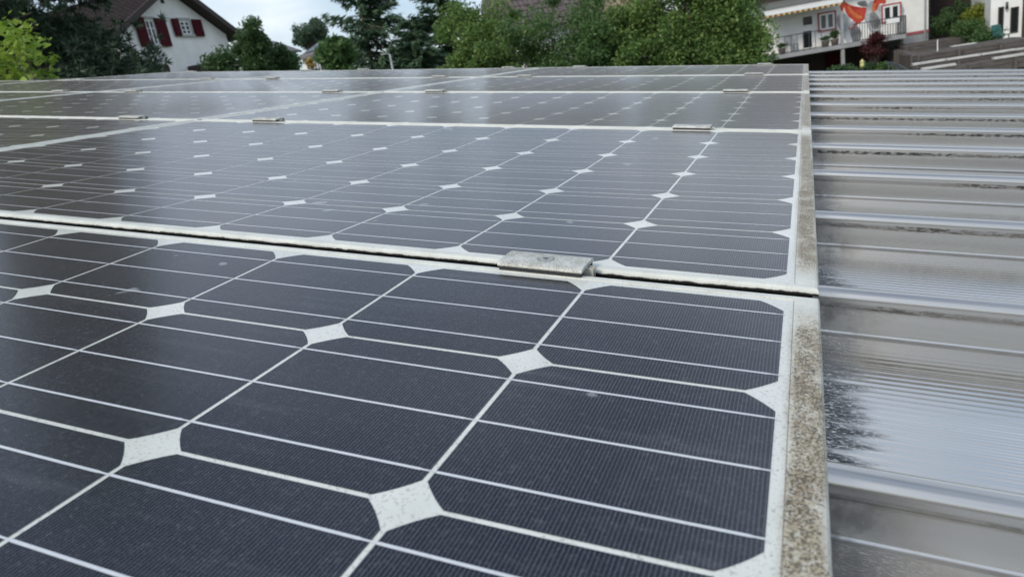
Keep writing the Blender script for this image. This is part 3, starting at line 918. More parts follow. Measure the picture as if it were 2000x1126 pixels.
class Facade:
    """vertical plane through two ground points; local x along it, y away from the camera, z up"""
    def __init__(s, a, b, zbase=None):
        s.o = Vector((a[0], a[1], a[2] if zbase is None else zbase))
        d = Vector((b[0] - a[0], b[1] - a[1], 0)); s.len = d.length; s.u = d.normalized()
        s.n = Vector((-s.u.y, s.u.x, 0)); s.rz = math.atan2(s.u.y, s.u.x)
    def uz(s, px, py, y=0.0):
        """(x, z) on the plane at depth y that is seen at a point of the photograph"""
        d = ray(px, py); o = s.o + s.n * y
        k = (o - EYE).dot(s.n) / d.dot(s.n); p = EYE + d * k
        return (p - s.o).dot(s.u), p.z - s.o.z
    def rect(s, x0, y0, x1, y1, y=0.0):
        a, b = s.uz(x0, y0, y), s.uz(x1, y1, y)
        c, d = s.uz(x0, y1, y), s.uz(x1, y0, y)
        return (a[0] + c[0]) / 2, (b[0] + d[0]) / 2, (b[1] + c[1]) / 2, (a[1] + d[1]) / 2

def window(root, r, mats=('paint_white', 'pane'), mull=1, cross=0, border=None, depth=0.0, fw=0.07, sill=True, name='window'):
    """frame with panes as sub-parts on a wall whose face is y = depth"""
    u0, u1, z0, z1 = r
    f = MB()
    f.box(u0, u1, depth - 0.05, depth - 0.004, z1 - fw, z1).box(u0, u1, depth - 0.05, depth - 0.004, z0, z0 + fw)
    f.box(u0, u0 + fw, depth - 0.05, depth - 0.004, z0 + fw, z1 - fw).box(u1 - fw, u1, depth - 0.05, depth - 0.004, z0 + fw, z1 - fw)
    n = mull + 1
    w = (u1 - u0) / n
    for k in range(1, n): f.box(u0 + k * w - fw * 0.7, u0 + k * w + fw * 0.7, depth - 0.055, depth - 0.004, z0 + fw, z1 - fw)
    for k in range(1, cross + 1):
        z = z0 + (z1 - z0) * k / (cross + 1)
        for q in range(n):
            f.box(u0 + q * w + fw, u0 + (q + 1) * w - fw, depth - 0.045, depth - 0.010, z - 0.018, z + 0.018)
    fo = f.build(name, M[mats[0]], root)
    for q in range(n):
        for k in range(cross + 1):
            za = z0 + (z1 - z0) * k / (cross + 1); zb = z0 + (z1 - z0) * (k + 1) / (cross + 1)
            MB().box(u0 + q * w + fw * 0.6, u0 + (q + 1) * w - fw * 0.6, depth - 0.022, depth - 0.012, za + 0.02, zb - 0.02).build('pane', M[mats[1]], fo)
    if border:
        bw, bm = border
        b = MB(); o = depth - 0.07
        b.box(u0 - bw, u1 + bw, o, depth - 0.003, z1, z1 + bw).box(u0 - bw, u0, o, depth - 0.003, z0, z1).box(u1, u1 + bw, o, depth - 0.003, z0, z1)
        b.box(u0 - bw * 1.3, u1 + bw * 1.3, o - 0.05, depth - 0.003, z0 - bw * 0.8, z0)
        b.build('surround', M[bm], fo)
    return fo

def tile_rows(root, A, B, C, rows, cols, mat, name='roof_tile', lift=0.035):
    """tiled roof slope: A eave start, B eave end, C ridge above A; every tile course one curved strip of tiles"""
    A, B, C = Vector(A), Vector(B), Vector(C)
    U, S = (B - A), (C - A)
    nrm = U.cross(S).normalized()
    if nrm.z < 0: nrm = -nrm
    out = []
    for r in range(rows):
        mb = MB()
        s0, s1 = r / rows, min(1.0, (r + 1.12) / rows)
        for c in range(cols):
            prof = [(0, 0.0), (0.25, 0.030), (0.5, 0.038), (0.75, 0.030), (0.98, 0.0)]
            V = []
            for q, h in prof:
                p0 = A + U * ((c + q) / cols) + S * s0 + nrm * (h + lift + 0.02)
                p1 = A + U * ((c + q) / cols) + S * s1 + nrm * (h + 0.012)
                V += [p0, p1, p0 - nrm * (lift + 0.012)]
            Fc = []
            for k in range(4):
                Fc += [(3 * k, 3 * k + 3, 3 * k + 4, 3 * k + 1), (3 * k + 2, 3 * k + 5, 3 * k + 3, 3 * k)]
            mb.add(V, Fc)
        out.append(mb.build(name, M[mat], root))
    return out

# ---- white gable house on the left
ga, gb = at(236, 100, 40.0), at(456, 100, 46.5)
gz = min(ground_h(ga.x, ga.y), ground_h(gb.x, gb.y)) - 0.2
fa = Facade(ga, gb, gz)
gh = empty('gable_house', fa.o, fa.rz)
tag(gh, 'white gable house with brown tiled roof and dark red shutters', 'house')
er = fa.uz(452, 80); W = er[0] - 0.35; zE = er[1] + 0.35
pk_z = fa.uz(322, -22)[1]; pk_u = W / 2
sl = (pk_z - zE) / (W / 2)
DEP = 11.0
MB().poly([(0, 0), (W, 0), (W, zE), (pk_u, pk_z), (0, zE)], 0.0, DEP).build('wall', M['wall_white'], gh)
ov, th = 0.75, 0.22
def roof_side(sgn):
    e = (-ov, zE - ov * sl) if sgn < 0 else (W + ov, zE - ov * sl)
    mb = MB()
    n = Vector((-sl * (1 if sgn > 0 else -1), 1)).normalized()
    nx, nz = (sl, 1) if sgn > 0 else (-sl, 1)
    k = 0.06
    pts = [(e[0], e[1] + k), (pk_u, pk_z + k), (pk_u, pk_z + k + th), (e[0], e[1] + k + th)]
    mb.poly(pts if sgn < 0 else pts[::-1], -0.55, DEP + 0.5)
    o = mb.build('roof_slope', M['wood_dark'], gh)
    eave = Vector((e[0], -0.62, e[1] + k + th)); eave2 = Vector((e[0], DEP + 0.55, e[1] + k + th)); top = Vector((pk_u, -0.62, pk_z + k + th))
    tile_rows(gh, eave, eave2, top, 20, 34, 'tile_brown', 'tile_course')
    f = MB(); a, b = Vector((e[0], -0.66, e[1] + k)), Vector((pk_u, -0.66, pk_z + k))
    f.poly([(a.x, a.z - 0.05), (b.x, b.z - 0.05), (b.x, b.z + th + 0.06), (a.x, a.z + th + 0.06)] if sgn < 0 else [(a.x, a.z + th + 0.06), (b.x, b.z + th + 0.06), (b.x, b.z - 0.05), (a.x, a.z - 0.05)], -0.68, -0.58)
    f.build('bargeboard', M['wood_dark'], gh)
roof_side(-1); roof_side(1)
for (wx0, wy0, wx1, wy1), (s0, s1), (t0, t1) in [((287, 40, 303, 88), (266, 285), (305, 326)), ((352, 42, 370, 68), (336, 349), (375, 393))]:
    r = fa.rect(wx0, wy0, wx1, wy1)
    fo = window(gh, r, ('paint_white', 'pane'), 1, 2, (0.16, 'stone_grey'), 0.0, 0.06)
    ym = (wy0 + wy1) / 2
    for a_, b_ in ((s0, s1), (t0, t1)):
        u0, u1 = fa.uz(a_, ym)[0], fa.uz(b_, ym)[0]
        sh = MB().box(u0, u1, -0.13, -0.075, r[2] - 0.1, r[3] + 0.1)
        so = sh.build('shutter', M['shutter_red'], gh)
        lv = MB(); nl = 9
        for k in range(nl):
            z = r[2] + (r[3] - r[2]) * (k + 0.5) / nl
            lv.box(u0 + 0.07, u1 - 0.07, -0.150, -0.131, z - 0.035, z + 0.035)
        lv.build('louvre', M['shutter_red'], so)
for (wx0, wy0, wx1, wy1), (t0, t1) in [((286, 132, 304, 176), (309, 329))]:
    r = fa.rect(wx0, wy0, wx1, wy1)
    window(gh, r, ('paint_white', 'pane'), 1, 2, (0.16, 'stone_grey'), 0.0, 0.06)
    u0, u1 = fa.uz(t0, 140)[0], fa.uz(t1, 140)[0]
    MB().box(u0, u1, -0.13, -0.075, r[2] - 0.1, r[3] + 0.1).build('shutter', M['shutter_red'], gh)
r = fa.rect(371, 129, 420, 170)
MB().box(r[0], r[1], -0.9, -0.004, r[2], r[3]).build('timber_porch', M['wood_dark'], gh)
zlv = fa.uz(316, 1)
MB().box(zlv[0] - 0.12, zlv[0] + 0.12, -0.03, -0.004, zlv[1] - 0.15, zlv[1] + 0.35).build('vent_slot', M['wood_dark'], gh)
# low side window and door on the long wall that shows through the pine
sw = MB().box(-0.05, -0.004, 2.2, 3.3, zE - 2.4, zE - 1.0)
sw.build('window', M['pane'], gh)
MB().box(-0.09, -0.051, 3.35, 3.9, zE - 2.5, zE - 0.9).build('shutter', M['shutter_red'], gh)

# ---- far grey roofs between the bushes
def small_house(name, a, b, zw, rise, dep, mat_r, label, pv=False):
    f = Facade(a, b, ground_h(a.x, a.y) - 0.3)
    root = empty(name, f.o, f.rz); tag(root, label, 'house', 'distant houses')
    W = f.len; z = zw - f.o.z
    MB().poly([(0, z), (0, 0), (W, 0), (W, z)][::-1], 0, dep).build('wall', M['wall_white'], root)
    # ridge along x, slope facing the camera
    mb = MB(); o = 0.4
    v = [(-o, -o, z - 0.1), (W + o, -o, z - 0.1), (W + o, dep / 2, z + rise), (-o, dep / 2, z + rise), (-o, dep + o, z - 0.1), (W + o, dep + o, z - 0.1)]
    v += [(x, y, zz_ - 0.18) for x, y, zz_ in v]
    mb.add(v, [(0, 1, 2, 3), (3, 2, 5, 4), (6, 9, 8, 7), (9, 10, 11, 8), (0, 6, 7, 1), (4, 5, 11, 10), (0, 3, 9, 6), (3, 4, 10, 9), (1, 7, 8, 2), (2, 8, 11, 5)])
    rf = mb.build('roof', M[mat_r], root)
    n = Vector((0, -(rise + 0.1), dep / 2 + o)).normalized()
    if pv:
        for i in range(3):
            for j in range(2):
                u0 = W * (0.10 + 0.27 * i); u1 = u0 + W * 0.25
                def P(u, s): return Vector((u, -o + (dep / 2 + o) * s, z - 0.1 + (rise + 0.1) * s)) + n * 0.08
                s0, s1 = 0.25 + 0.33 * j, 0.25 + 0.33 * j + 0.31
                V = [P(u0, s0), P(u1, s0), P(u1, s1), P(u0, s1)]; V += [p - n * 0.05 for p in V]
                MB().add(V, [(0, 1, 2, 3), (0, 4, 5, 1), (1, 5, 6, 2), (2, 6, 7, 3), (3, 7, 4, 0)]).build('roof_solar_panel', M['pane'], rf)
    for k in range(3):
        u = W * (0.18 + 0.28 * k)
        window(root, (u, u + 0.9, z - 1.6, z - 0.4), fw=0.07)
    return root
small_house('distant_house', at(586, 100, 66), at(622, 100, 64), at(600, 108, 65).z, 1.15, 5, 'grey_roof', 'distant pale house with a solar panel on its grey roof', True)
small_house('distant_house', at(520, 100, 72), at(578, 100, 76), at(560, 97, 74).z, 1.3, 5, 'grey_roof', 'distant house with plain grey roof between the bushes')

# ---- house whose brown roof rises behind the hedge trees
def brown_roof_house():
    a, b = at(1010, 30, 38), at(1290, 30, 41)
    f = Facade(a, b, 0.0)
    root = empty('brown_roof_house', f.o, f.rz); tag(root, 'house with brown tiled roof behind the hedge trees', 'house')
    W = f.len; z = at(1150, 34, 40).z; rise = 4.2; dep = 9.0
    MB().box(0.3, W - 0.3, 0, dep, 0, z).build('wall', M['wall_white'], root)
    tile_rows(root, (0, -0.5, z - 0.2), (W, -0.5, z - 0.2), (0, dep / 2, z + rise), 14, 30, 'tile_red', 'tile_course')
    mb = MB(); mb.add([(0, -0.5, z - 0.25), (W, -0.5, z - 0.25), (W, dep / 2, z + rise - 0.05), (0, dep / 2, z + rise - 0.05), (0, dep + 0.5, z - 0.25), (W, dep + 0.5, z - 0.25)], [(0, 1, 2, 3), (3, 2, 5, 4), (0, 3, 4), (1, 5, 2)])
    mb.build('roof_slope', M['tile_red'], root)
    # cross gable with pale timber verge
    g = f.uz(1162, 12, -1.2)
    u0 = g[0]
    gb_ = MB()
    gb_.bar((u0 - 1.0, -1.3, z - 0.6), (u0 + 0.9, -1.3, z + 1.35), 0.10, 0.34)
    gb_.build('verge_board', M['verge'], root)
    gb2 = MB(); gb2.bar((u0 + 0.9, -1.3, z + 1.35), (u0 + 2.8, -1.3, z - 0.6), 0.10, 0.34); gb2.build('verge_board', M['verge'], root)
    MB().poly([(u0 - 0.85, z - 0.6), (u0 + 2.65, z - 0.6), (u0 + 0.9, z + 1.2)], -1.2, 1.5).build('dormer_wall', M['verge'], root)
    for sg in (-1, 1):
        e = u0 + 0.9 + sg * 2.0
        q = [(e, -1.45, z - 0.62), (u0 + 0.9, -1.45, z + 1.50), (u0 + 0.9, 2.6, z + 1.50), (e, 2.6, z - 0.62)]
        v = q + [(x, y, zz_ - 0.10) for x, y, zz_ in q]
        MB().add(v, [(0, 1, 2, 3), (7, 6, 5, 4), (0, 4, 5, 1), (1, 5, 6, 2), (2, 6, 7, 3), (3, 7, 4, 0)]).build('dormer_roof', M['tile_red'], root)
M['verge'] = simple('pale_verge_timber', (0.42, 0.34, 0.22), 0.7, 0, 0.15, 6.0)
brown_roof_house()

# ---- mural house on the right
ma, mb_ = at(1500, 100, 47.0), at(1813, 80, 49.0)
fm = Facade(ma, mb_, -0.1)
mh = empty('mural_house', fm.o, fm.rz)
tag(mh, 'white house with a red mural, balcony and striped awning', 'house')
WL = fm.len
SL = -1.7                                                            # balcony depth
z_slab = fm.uz(1640, 88, SL)[1]
z_base = fm.uz(1790, 64)[1]                                          # red band
z_eave = fm.uz(1560, 4)[1] + 0.25
MB().box(-0.6, WL, 0.0, 8.5, z_slab, 6.8).build('wall', M['wall_white'], mh)
pu = fm.uz(1765, 80)[0]
MB().box(pu, WL - 0.002, 0.02, 8.4, 0, z_slab - 0.002).build('plinth_wall', M['grey_paint'], mh)
MB().box(pu - 0.1, WL + 0.01, -0.03, -0.002, z_base - 0.06, z_base + 0.06).build('red_band', M['red_paint'], mh)
MB().box(pu, WL + 0.008, -0.012, -0.004, z_slab, z_base - 0.061).build('grey_band', M['grey_paint'], mh)
MB().box(-0.6, pu - 0.01, 3.2, 8.4, 0, z_slab - 0.004).build('carport_wall', M['wood_dark'], mh)
r = fm.rect(1612, 104, 1640, 150, 3.2)
MB().box(r[0], r[1], 3.10, 3.19, 0.1, r[3]).build('garage_door', M['shutter_red'], mh)
# balcony
slab_u1 = fm.uz(1770, 70, SL)[0]
MB().box(-0.6, slab_u1, SL, -0.004, z_slab - 0.22, z_slab - 0.006).build('balcony_slab', M['slab'], mh)
for px in (1647,):
    u = fm.uz(px, 110, SL)[0]
    MB().box(u - 0.09, u + 0.09, SL + 0.05, SL + 0.23, 0, z_slab - 0.23).build('balcony_post', M['slab'], mh)
    MB().box(u - 0.07, u + 0.07, SL + 0.05, SL + 0.19, z_slab, 5.2).build('balcony_post', M['slab'], mh)
z_rail = z_slab + 1.0
for (a0, a1, dens) in [(-0.6, fm.uz(1605, 80, SL)[0], 0.30), (fm.uz(1665, 70, SL)[0], slab_u1, 0.13)]:
    MB().box(a0, a1, SL + 0.02, SL + 0.07, z_rail - 0.05, z_rail).build('handrail', M['rail_dark'], mh)
    MB().box(a0, a1, SL + 0.03, SL + 0.06, z_slab + 0.06, z_slab + 0.10).build('handrail', M['rail_dark'], mh)
    n = int((a1 - a0) / dens)
    ba = MB().box(-0.014, 0.014, -0.014, 0.014, z_slab, z_rail - 0.051).mesh('baluster', M['rail_dark'])
    for k in range(n + 1): link('baluster', ba, mh, (a0 + (a1 - a0) * k / n, SL + 0.045, 0))
for k in range(9): link('baluster', ba, mh, (slab_u1 - 0.02, SL + 0.1 + k * 0.18, 0))
MB().box(slab_u1 - 0.04, slab_u1, SL + 0.071, -0.01, z_rail - 0.05, z_rail).build('handrail', M['rail_dark'], mh)
# windows and door
window(mh, fm.rect(1566, 31, 1588, 51), mull=0, fw=0.05)
dr = fm.rect(1566, 58, 1588, 87); window(mh, (dr[0], dr[1], z_slab + 0.02, dr[3]), mull=0, cross=0, fw=0.08, name='balcony_door')
window(mh, fm.rect(1600, 26, 1630, 58), ('paint_white', 'curtain'), 1, 0, (0.08, 'red_paint'), fw=0.10)
window(mh, fm.rect(1724, 10, 1757, 40), mull=1, border=(0.08, 'red_paint'), fw=0.10)
# planter box hung on the railing, eave, awning, downpipe
r = fm.rect(1731, 37, 1756, 46, SL - 0.1)
MB().box(r[0], r[1], SL - 0.22, SL - 0.01, r[2], r[3], 0.02).build('planter_box', M['paint_white'], mh)
MB().box(-1.0, WL + 0.5, -0.9, 9.2, z_eave, z_eave + 0.25).build('eave', M['wood_dark'], mh)
e = z_eave + 0.25
for sgn in (0, 1):
    y0, y1 = (-1.0, 4.2) if sgn == 0 else (4.2, 9.4)
    h0, h1 = (e + 0.01, e + 5.0) if sgn == 0 else (e + 5.0, e + 0.01)
    q = [(-1.1, y0, h0), (WL + 0.6, y0, h0), (WL + 0.6, y1, h1), (-1.1, y1, h1)]
    v = q + [(x, y, zz_ + 0.14) for x, y, zz_ in q]
    MB().add(v, [(4, 5, 6, 7), (3, 2, 1, 0), (0, 1, 5, 4), (1, 2, 6, 5), (2, 3, 7, 6), (3, 0, 4, 7)]).build('roof_slope', M['tile_brown'], mh)
du = fm.uz(1806, 30)[0]
MB().tube([(du, -0.07, z_eave), (du, -0.07, 0)], 0.05, 8).build('downpipe', M['grey_paint'], mh, True)
# awning: cassette, cloth and hanging striped valance
aw = empty('balcony_awning', fm.o, fm.rz); tag(aw, 'pale awning with orange and black striped valance above the balcony', 'awning')
AU0, AU1, AZ = -0.3, fm.uz(1646, 6, SL)[0], fm.uz(1580, 15, SL)[1]
MB().add([(AU0, -0.05, AZ + 0.35), (AU1, -0.05, AZ + 0.35), (AU1, SL, AZ), (AU0, SL, AZ), (AU0, -0.05, AZ + 0.33), (AU1, -0.05, AZ + 0.33), (AU1, SL, AZ - 0.02), (AU0, SL, AZ - 0.02)],
         [(0, 3, 2, 1), (4, 5, 6, 7), (0, 1, 5, 4), (2, 3, 7, 6), (1, 2, 6, 5), (3, 0, 4, 7)]).build('cloth', M['paint_white'], aw)
MB().box(AU0, AU1, SL - 0.04, SL, AZ - 0.06, AZ + 0.10, 0.01).build('front_bar', M['paint_white'], aw)
def mat_stripes():
    mt, nt, b = new_mat('striped_valance_cloth'); t = NT(nt)
    xs = t.xyz(t.coord())
    f = t.math('FRACT', t.math('MULTIPLY', xs[0], 3.4))
    c = t.mix(t.math('GREATER_THAN', f, 0.35), (0.50, 0.20, 0.07), (0.60, 0.48, 0.20))
    c = t.mix(t.math('GREATER_THAN', f, 0.70), c, (0.03, 0.03, 0.03))
    t.l(c, b.inputs['Base Color']); b.inputs['Roughness'].default_value = 0.9
    return mt
V, Fc = [], []
nv = 80
for k in range(nv + 1):
    u = AU0 + (AU1 - AU0) * k / nv
    V += [(u, SL - 0.03 + 0.012 * math.sin(k * 1.1), AZ - 0.061), (u, SL - 0.03 + 0.03 * math.sin(k * 1.1), AZ - 0.15 - 0.02 * abs(math.sin(k * 0.8)))]
    if k: Fc.append((2 * k - 2, 2 * k - 1, 2 * k + 1, 2 * k))
MB().add(V, Fc).build('valance', mat_stripes(), aw)

# painted mural: loose cloth-like shapes in red, orange and grey on the wall
def blob(pts, mat, y):
    P = [fm.uz(px, py) for px, py in pts]
    # smooth closed curve through the points
    n = len(P); out = []
    for i in range(n):
        p0, p1, p2, p3 = (Vector(P[(i + k - 1) % n]) for k in range(4))
        for q in (0, 0.25, 0.5, 0.75):
            out.append(tuple(0.5 * ((2 * p1) + (p2 - p0) * q + (2 * p0 - 5 * p1 + 4 * p2 - p3) * q * q + (3 * p1 - p0 - 3 * p2 + p3) * q ** 3)))
    V = [(x, y, z) for x, z in out]
    return V, [tuple(range(len(V)))]
def paint(name, c, c2): 
    mt, nt, b = new_mat(name); t = NT(nt)
    n1 = t.noise(t.coord(), 1.6, 4.0, 0.6)
    t.l(t.mix(t.ramp(n1, 0.38, 0.62), c, c2), b.inputs['Base Color']); b.inputs['Roughness'].default_value = 0.85
    return mt
M['mu_red'] = paint('mural_red', (0.40, 0.03, 0.025), (0.56, 0.08, 0.04))
M['mu_orange'] = paint('mural_orange', (0.52, 0.11, 0.035), (0.62, 0.26, 0.07))
M['mu_grey'] = paint('mural_grey', (0.30, 0.33, 0.34), (0.50, 0.53, 0.54))
M['mu_dark'] = paint('mural_dark', (0.10, 0.10, 0.10), (0.24, 0.24, 0.25))
mural = [([(1634, 34), (1648, 26), (1660, 38), (1668, 56), (1664, 76), (1654, 84), (1644, 66), (1636, 50)], 'mu_grey', -0.004),
         ([(1690, 14), (1704, 2), (1722, 14), (1722, 40), (1718, 62), (1702, 64), (1692, 46), (1686, 30)], 'mu_grey', -0.004),
         ([(1698, 30), (1708, 24), (1718, 40), (1714, 56), (1702, 54)], 'mu_dark', -0.006),
         ([(1660, 58), (1672, 50), (1682, 62), (1680, 78), (1666, 80)], 'mu_dark', -0.006),
         ([(1640, 6), (1650, 2), (1648, 16), (1644, 26)], 'mu_red', -0.006),
         ([(1648, 4), (1660, 10), (1676, 14), (1692, 16), (1690, 28), (1688, 38), (1678, 46), (1668, 54), (1658, 58), (1660, 48), (1666, 40), (1658, 34), (1650, 20)], 'mu_red', -0.008),
         ([(1656, 12), (1664, 20), (1674, 28), (1684, 34), (1674, 36), (1662, 28)], 'mu_orange', -0.010),
         ([(1662, 46), (1670, 42), (1668, 50), (1660, 56)], 'mu_grey', -0.010),
         ([(1706, 2), (1718, -4), (1730, 0), (1728, 8), (1718, 8), (1712, 20), (1706, 22)], 'mu_red', -0.008),
         ([(1704, 10), (1710, 8), (1709, 22), (1704, 24)], 'mu_orange', -0.010),
         ([(1758, 8), (1766, 18), (1764, 34), (1758, 42)], 'mu_grey', -0.004),
         ([(1674, 6), (1690, 2), (1694, 12), (1682, 13)], 'mu_dark', -0.006)]
for pts, mt_, y in mural:
    V, Fc = blob(pts, mt_, y)
    MB().add(V, Fc).build('mural_patch', M[mt_], mh)

# balcony furniture
def chair(px, label):
    u = fm.uz(px, 75, SL * 0.5)[0]
    p = fm.o + fm.u * u + fm.n * (SL * 0.5); p.z = fm.o.z + z_slab
    root = empty('balcony_chair', p, fm.rz + 0.4); tag(root, label, 'chair', 'chairs on the balcony')
    mm = M['grey_paint']
    MB().box(-0.25, 0.25, -0.25, 0.25, 0.42, 0.46, 0.01).build('seat', mm, root)
    MB().add([(-0.25, 0.22, 0.47), (0.25, 0.22, 0.47), (0.25, 0.34, 0.98), (-0.25, 0.34, 0.98), (-0.25, 0.26, 0.47), (0.25, 0.26, 0.47), (0.25, 0.38, 0.98), (-0.25, 0.38, 0.98)],
             [(0, 1, 2, 3), (7, 6, 5, 4), (0, 4, 5, 1), (1, 5, 6, 2), (2, 6, 7, 3), (3, 7, 4, 0)]).build('backrest', mm, root)
    for sx in (-0.22, 0.22):
        for sy in (-0.22, 0.22): MB().bar((sx, sy, 0), (sx, sy, 0.42), 0.035).build('leg', mm, root)
        MB().bar((sx * 1.15, -0.22, 0.66), (sx * 1.15, 0.26, 0.68), 0.05, 0.03).build('armrest', mm, root)
chair(1547, 'grey balcony chair left of the dark balcony door')
M['pot'] = simple('clay_pot', (0.16, 0.13, 0.11), 0.8)
def pot_plant(px, hh, mat, label, seed):
    u = fm.uz(px, 75, SL * 0.55)[0]
    p = fm.o + fm.u * u + fm.n * (SL * 0.55); p.z = fm.o.z + z_slab
    root = empty('potted_plant', p); tag(root, label, 'plant', 'pot plants on the balcony')
    MB().tube([(0, 0, 0), (0, 0, 0.30), (0, 0, 0.34), (0, 0, 0.35)], [0.16, 0.22, 0.24, 0.20], 12).build('pot', M['pot'], root, True)
    rg = np.random.default_rng(seed); c = rg.normal(size=(500, 3)) * np.array([0.11, 0.11, hh * 0.17]) + np.array([0, 0, 0.36 + hh * 0.45])
    V, F = kites(c, 0.06, 0.5, rg); link('foliage', np_mesh('foliage', V, F, M[mat]), root)
pot_plant(1630, 0.6, 'leaf_bush', 'bushy green pot plant beside the balcony post', 1)
pot_plant(1526, 0.3, 'leaf_hedge2', 'low dark pot plant at the left end of the balcony', 2)
pot_plant(1612, 0.25, 'leaf_bush', 'small pot plant below the red framed window', 3)

# ------------------------------------------------------------------ garden terraces on the right
M['board'] = simple('weathered_grey_board', (0.095, 0.084, 0.077), 0.85, 0, 0.35, 5.0, stretch=(0.6, 6, 6))
M['cap'] = simple('pale_stone_slab', (0.50, 0.49, 0.46), 0.85, 0, 0.15, 4.0)
M['soil'] = simple('bark_mulch', (0.075, 0.062, 0.050), 0.95, 0, 0.4, 14.0)
def terrace(pa, pb, d0, d1, top, bot, nb, label, back, cap, cap_px=None):
    a, b = at(*pa, d0), at(*pb, d1)
    f = Facade(a, b, 0.0)
    root = empty('timber_terrace', f.o, f.rz); tag(root, label, 'retaining wall', 'terraced garden walls')
    W = f.len; zt = a.z; zb = at(pa[0], bot, d0).z
    for k in range(nb):
        z0 = zb + (zt - zb) * k / nb; z1 = zb + (zt - zb) * (k + 1) / nb - 0.015
        MB().box(0.01 * (k % 2), W, 0.0 - 0.01 * (k % 2), 0.14, z0, z1, 0.008).build('board', M['board'], root)
    MB().box(0.02, W, 0.15, back, 0, zt - 0.05).build('earth_fill', M['soil'], root)
    for k in range(int(W / 1.6) + 1):
        MB().box(k * 1.6 + 0.1, k * 1.6 + 0.22, -0.13, -0.015, 0, zt - 0.02, 0.006).build('post', M['board'], root)
    if cap:
        n = int(W / 1.3)
        for k in range(n):
            if rnd.random() < 0.12: continue
            MB().box(k * 1.3 + 0.02, k * 1.3 + 1.27, -0.06, 0.34, zt + 0.004, zt + 0.085 + rnd.uniform(-0.01, 0.01), 0.008).build('cap_slab', M['cap'], root)
    return f, zt
terrace((1800, 138), (2030, 118), 35.6, 36.6, 138, 160, 2, 'foremost low timber step with pale slabs along its top', 1.2, True)
terrace((1782, 129), (2030, 105), 37, 38, 129, 148, 3, 'low timber retaining wall topped by the long row of pale slabs', 1.1, True)
mid_f, mid_z = terrace((1786, 108), (2030, 84), 38.4, 39.6, 108, 132, 4, 'tall timber retaining wall behind the long row of pale slabs', 3.4, False)
sd_ = (mid_z - EYE.z) / (at(1735, 93, 1.0).z - EYE.z)
terrace((1735, 93), (1785, 108), sd_, 38.5, 93, 118, 4, 'short timber side wall running back towards the red maple', 0.4, False)
terrace((1765, 89), (2030, 66), 46, 47.5, 89, 106, 3, 'rear timber retaining wall below the mural house corner', 3.0, False)
def slab_stack(px, py, d, w, label, rz=None):
    p = at(px, py, d); root = empty('stone_slab_stack', p, mid_f.rz); tag(root, label, 'stone slabs', 'stone slabs lying on the terraces')
    for k in range(2): MB().box(-w / 2 + 0.05 * k, w / 2 - 0.08 * k, -0.25, 0.25, -0.16 + 0.085 * k, -0.08 + 0.085 * k, 0.008).build('slab', M['cap'], root)
    MB().box(-w / 2 + 0.15, -w / 2 + 0.35, -0.2, 0.2, -0.5, -0.164).build('support', M['board'], root)
    MB().box(w / 2 - 0.35, w / 2 - 0.15, -0.2, 0.2, -0.5, -0.164).build('support', M['board'], root)
slab_stack(1882, 87, 42, 1.15, 'short pale slab bench on the upper terrace')
slab_stack(1905, 97, 39.6, 2.0, 'long pale slabs lying above the tall timber wall')
slab_stack(1985, 96, 39.0, 0.8, 'pale slabs at the right picture edge')
# handrail of the garden steps
hr = empty('step_handrail', at(1755, 140, 35)); tag(hr, 'dark sloping handrails beside the lowest terrace wall', 'handrail')
b0 = at(1755, 140, 35)
for k in range(3):
    A_, B_ = at(1732 + 8 * k, 121 + 1 * k, 36 - 0.4 * k) - b0, at(1772 + 8 * k, 141 + 2 * k, 34 - 0.4 * k) - b0
    MB().tube([A_, B_], 0.035, 8).build('rail', M['rail_dark'], hr, True)
    for q in (0.1, 0.9):
        c = A_.lerp(B_, q); MB().tube([c, (c.x, c.y, c.z - 1.0)], 0.025, 6).build('rail_post', M['rail_dark'], hr, True)
# low planting under the balcony
def low_plants(px, py, d, w, n, label, seed, mat='leaf_bush'):
    b = on_ground(px, py, d); z = at(px, py, d).z
    broad_tree('ground_shrub', b, max(0.3, z - b[2]), w, 0.3, max(0.25, z - b[2] - 0.2), 24, n, 0.055, mat, seed, label, 'shrub', 'low shrubs below the balcony', 0.22)
low_plants(1640, 134, 38, 0.7, 2600, 'low green shrub at the foot of the balcony post', 91)
low_plants(1690, 131, 38, 0.9, 3200, 'low green shrub around the small yellow lantern', 92)
low_plants(1725, 128, 38.5, 0.6, 2400, 'low green shrub below the red maple', 93, 'leaf_hedge')
b = on_ground(1708, 100, 42)
broad_tree('red_maple', b, z_at(1708, 68, 42) - b[2], 0.55, 0.62, z_at(1708, 90, 42) - b[2], 40, 3600, 0.045, 'leaf_red', 95, 'dark red maple in front of the balcony', 'tree', None, 0.26)
lt = empty('garden_lantern', at(1684, 132, 37)); tag(lt, 'small pale yellow garden lantern among the shrubs', 'lantern')
M['lantern'] = simple('yellowed_plastic', (0.62, 0.55, 0.22), 0.5)
MB().tube([(0, 0, 0), (0, 0, 0.22)], [0.09, 0.08], 12).build('body', M['lantern'], lt, True)
MB().tube([(0, 0, 0.222), (0, 0, 0.27), (0, 0, 0.36)], [0.11, 0.08, 0.015], 12).build('cap', M['lantern'], lt, True)
MB().tube([(0, 0, -1.2), (0, 0, -0.002)], 0.03, 8).build('stake', M['rail_dark'], lt, True)
# thin pole on the terrace
tp = empty('thin_pole', at(1831, 112, 40)); tag(tp, 'thin pale pole standing on the upper terrace', 'pole')
MB().tube([(0, 0, -0.6), (0, 0, 0.0), (0, 0, 0.75)], [0.022, 0.022, 0.018], 8).build('shaft', M['paint_white'], tp, True)
MB().tube([(0, 0, 0.75), (0, 0, 0.79)], [0.03, 0.02], 8).build('tip', M['paint_white'], tp, True)

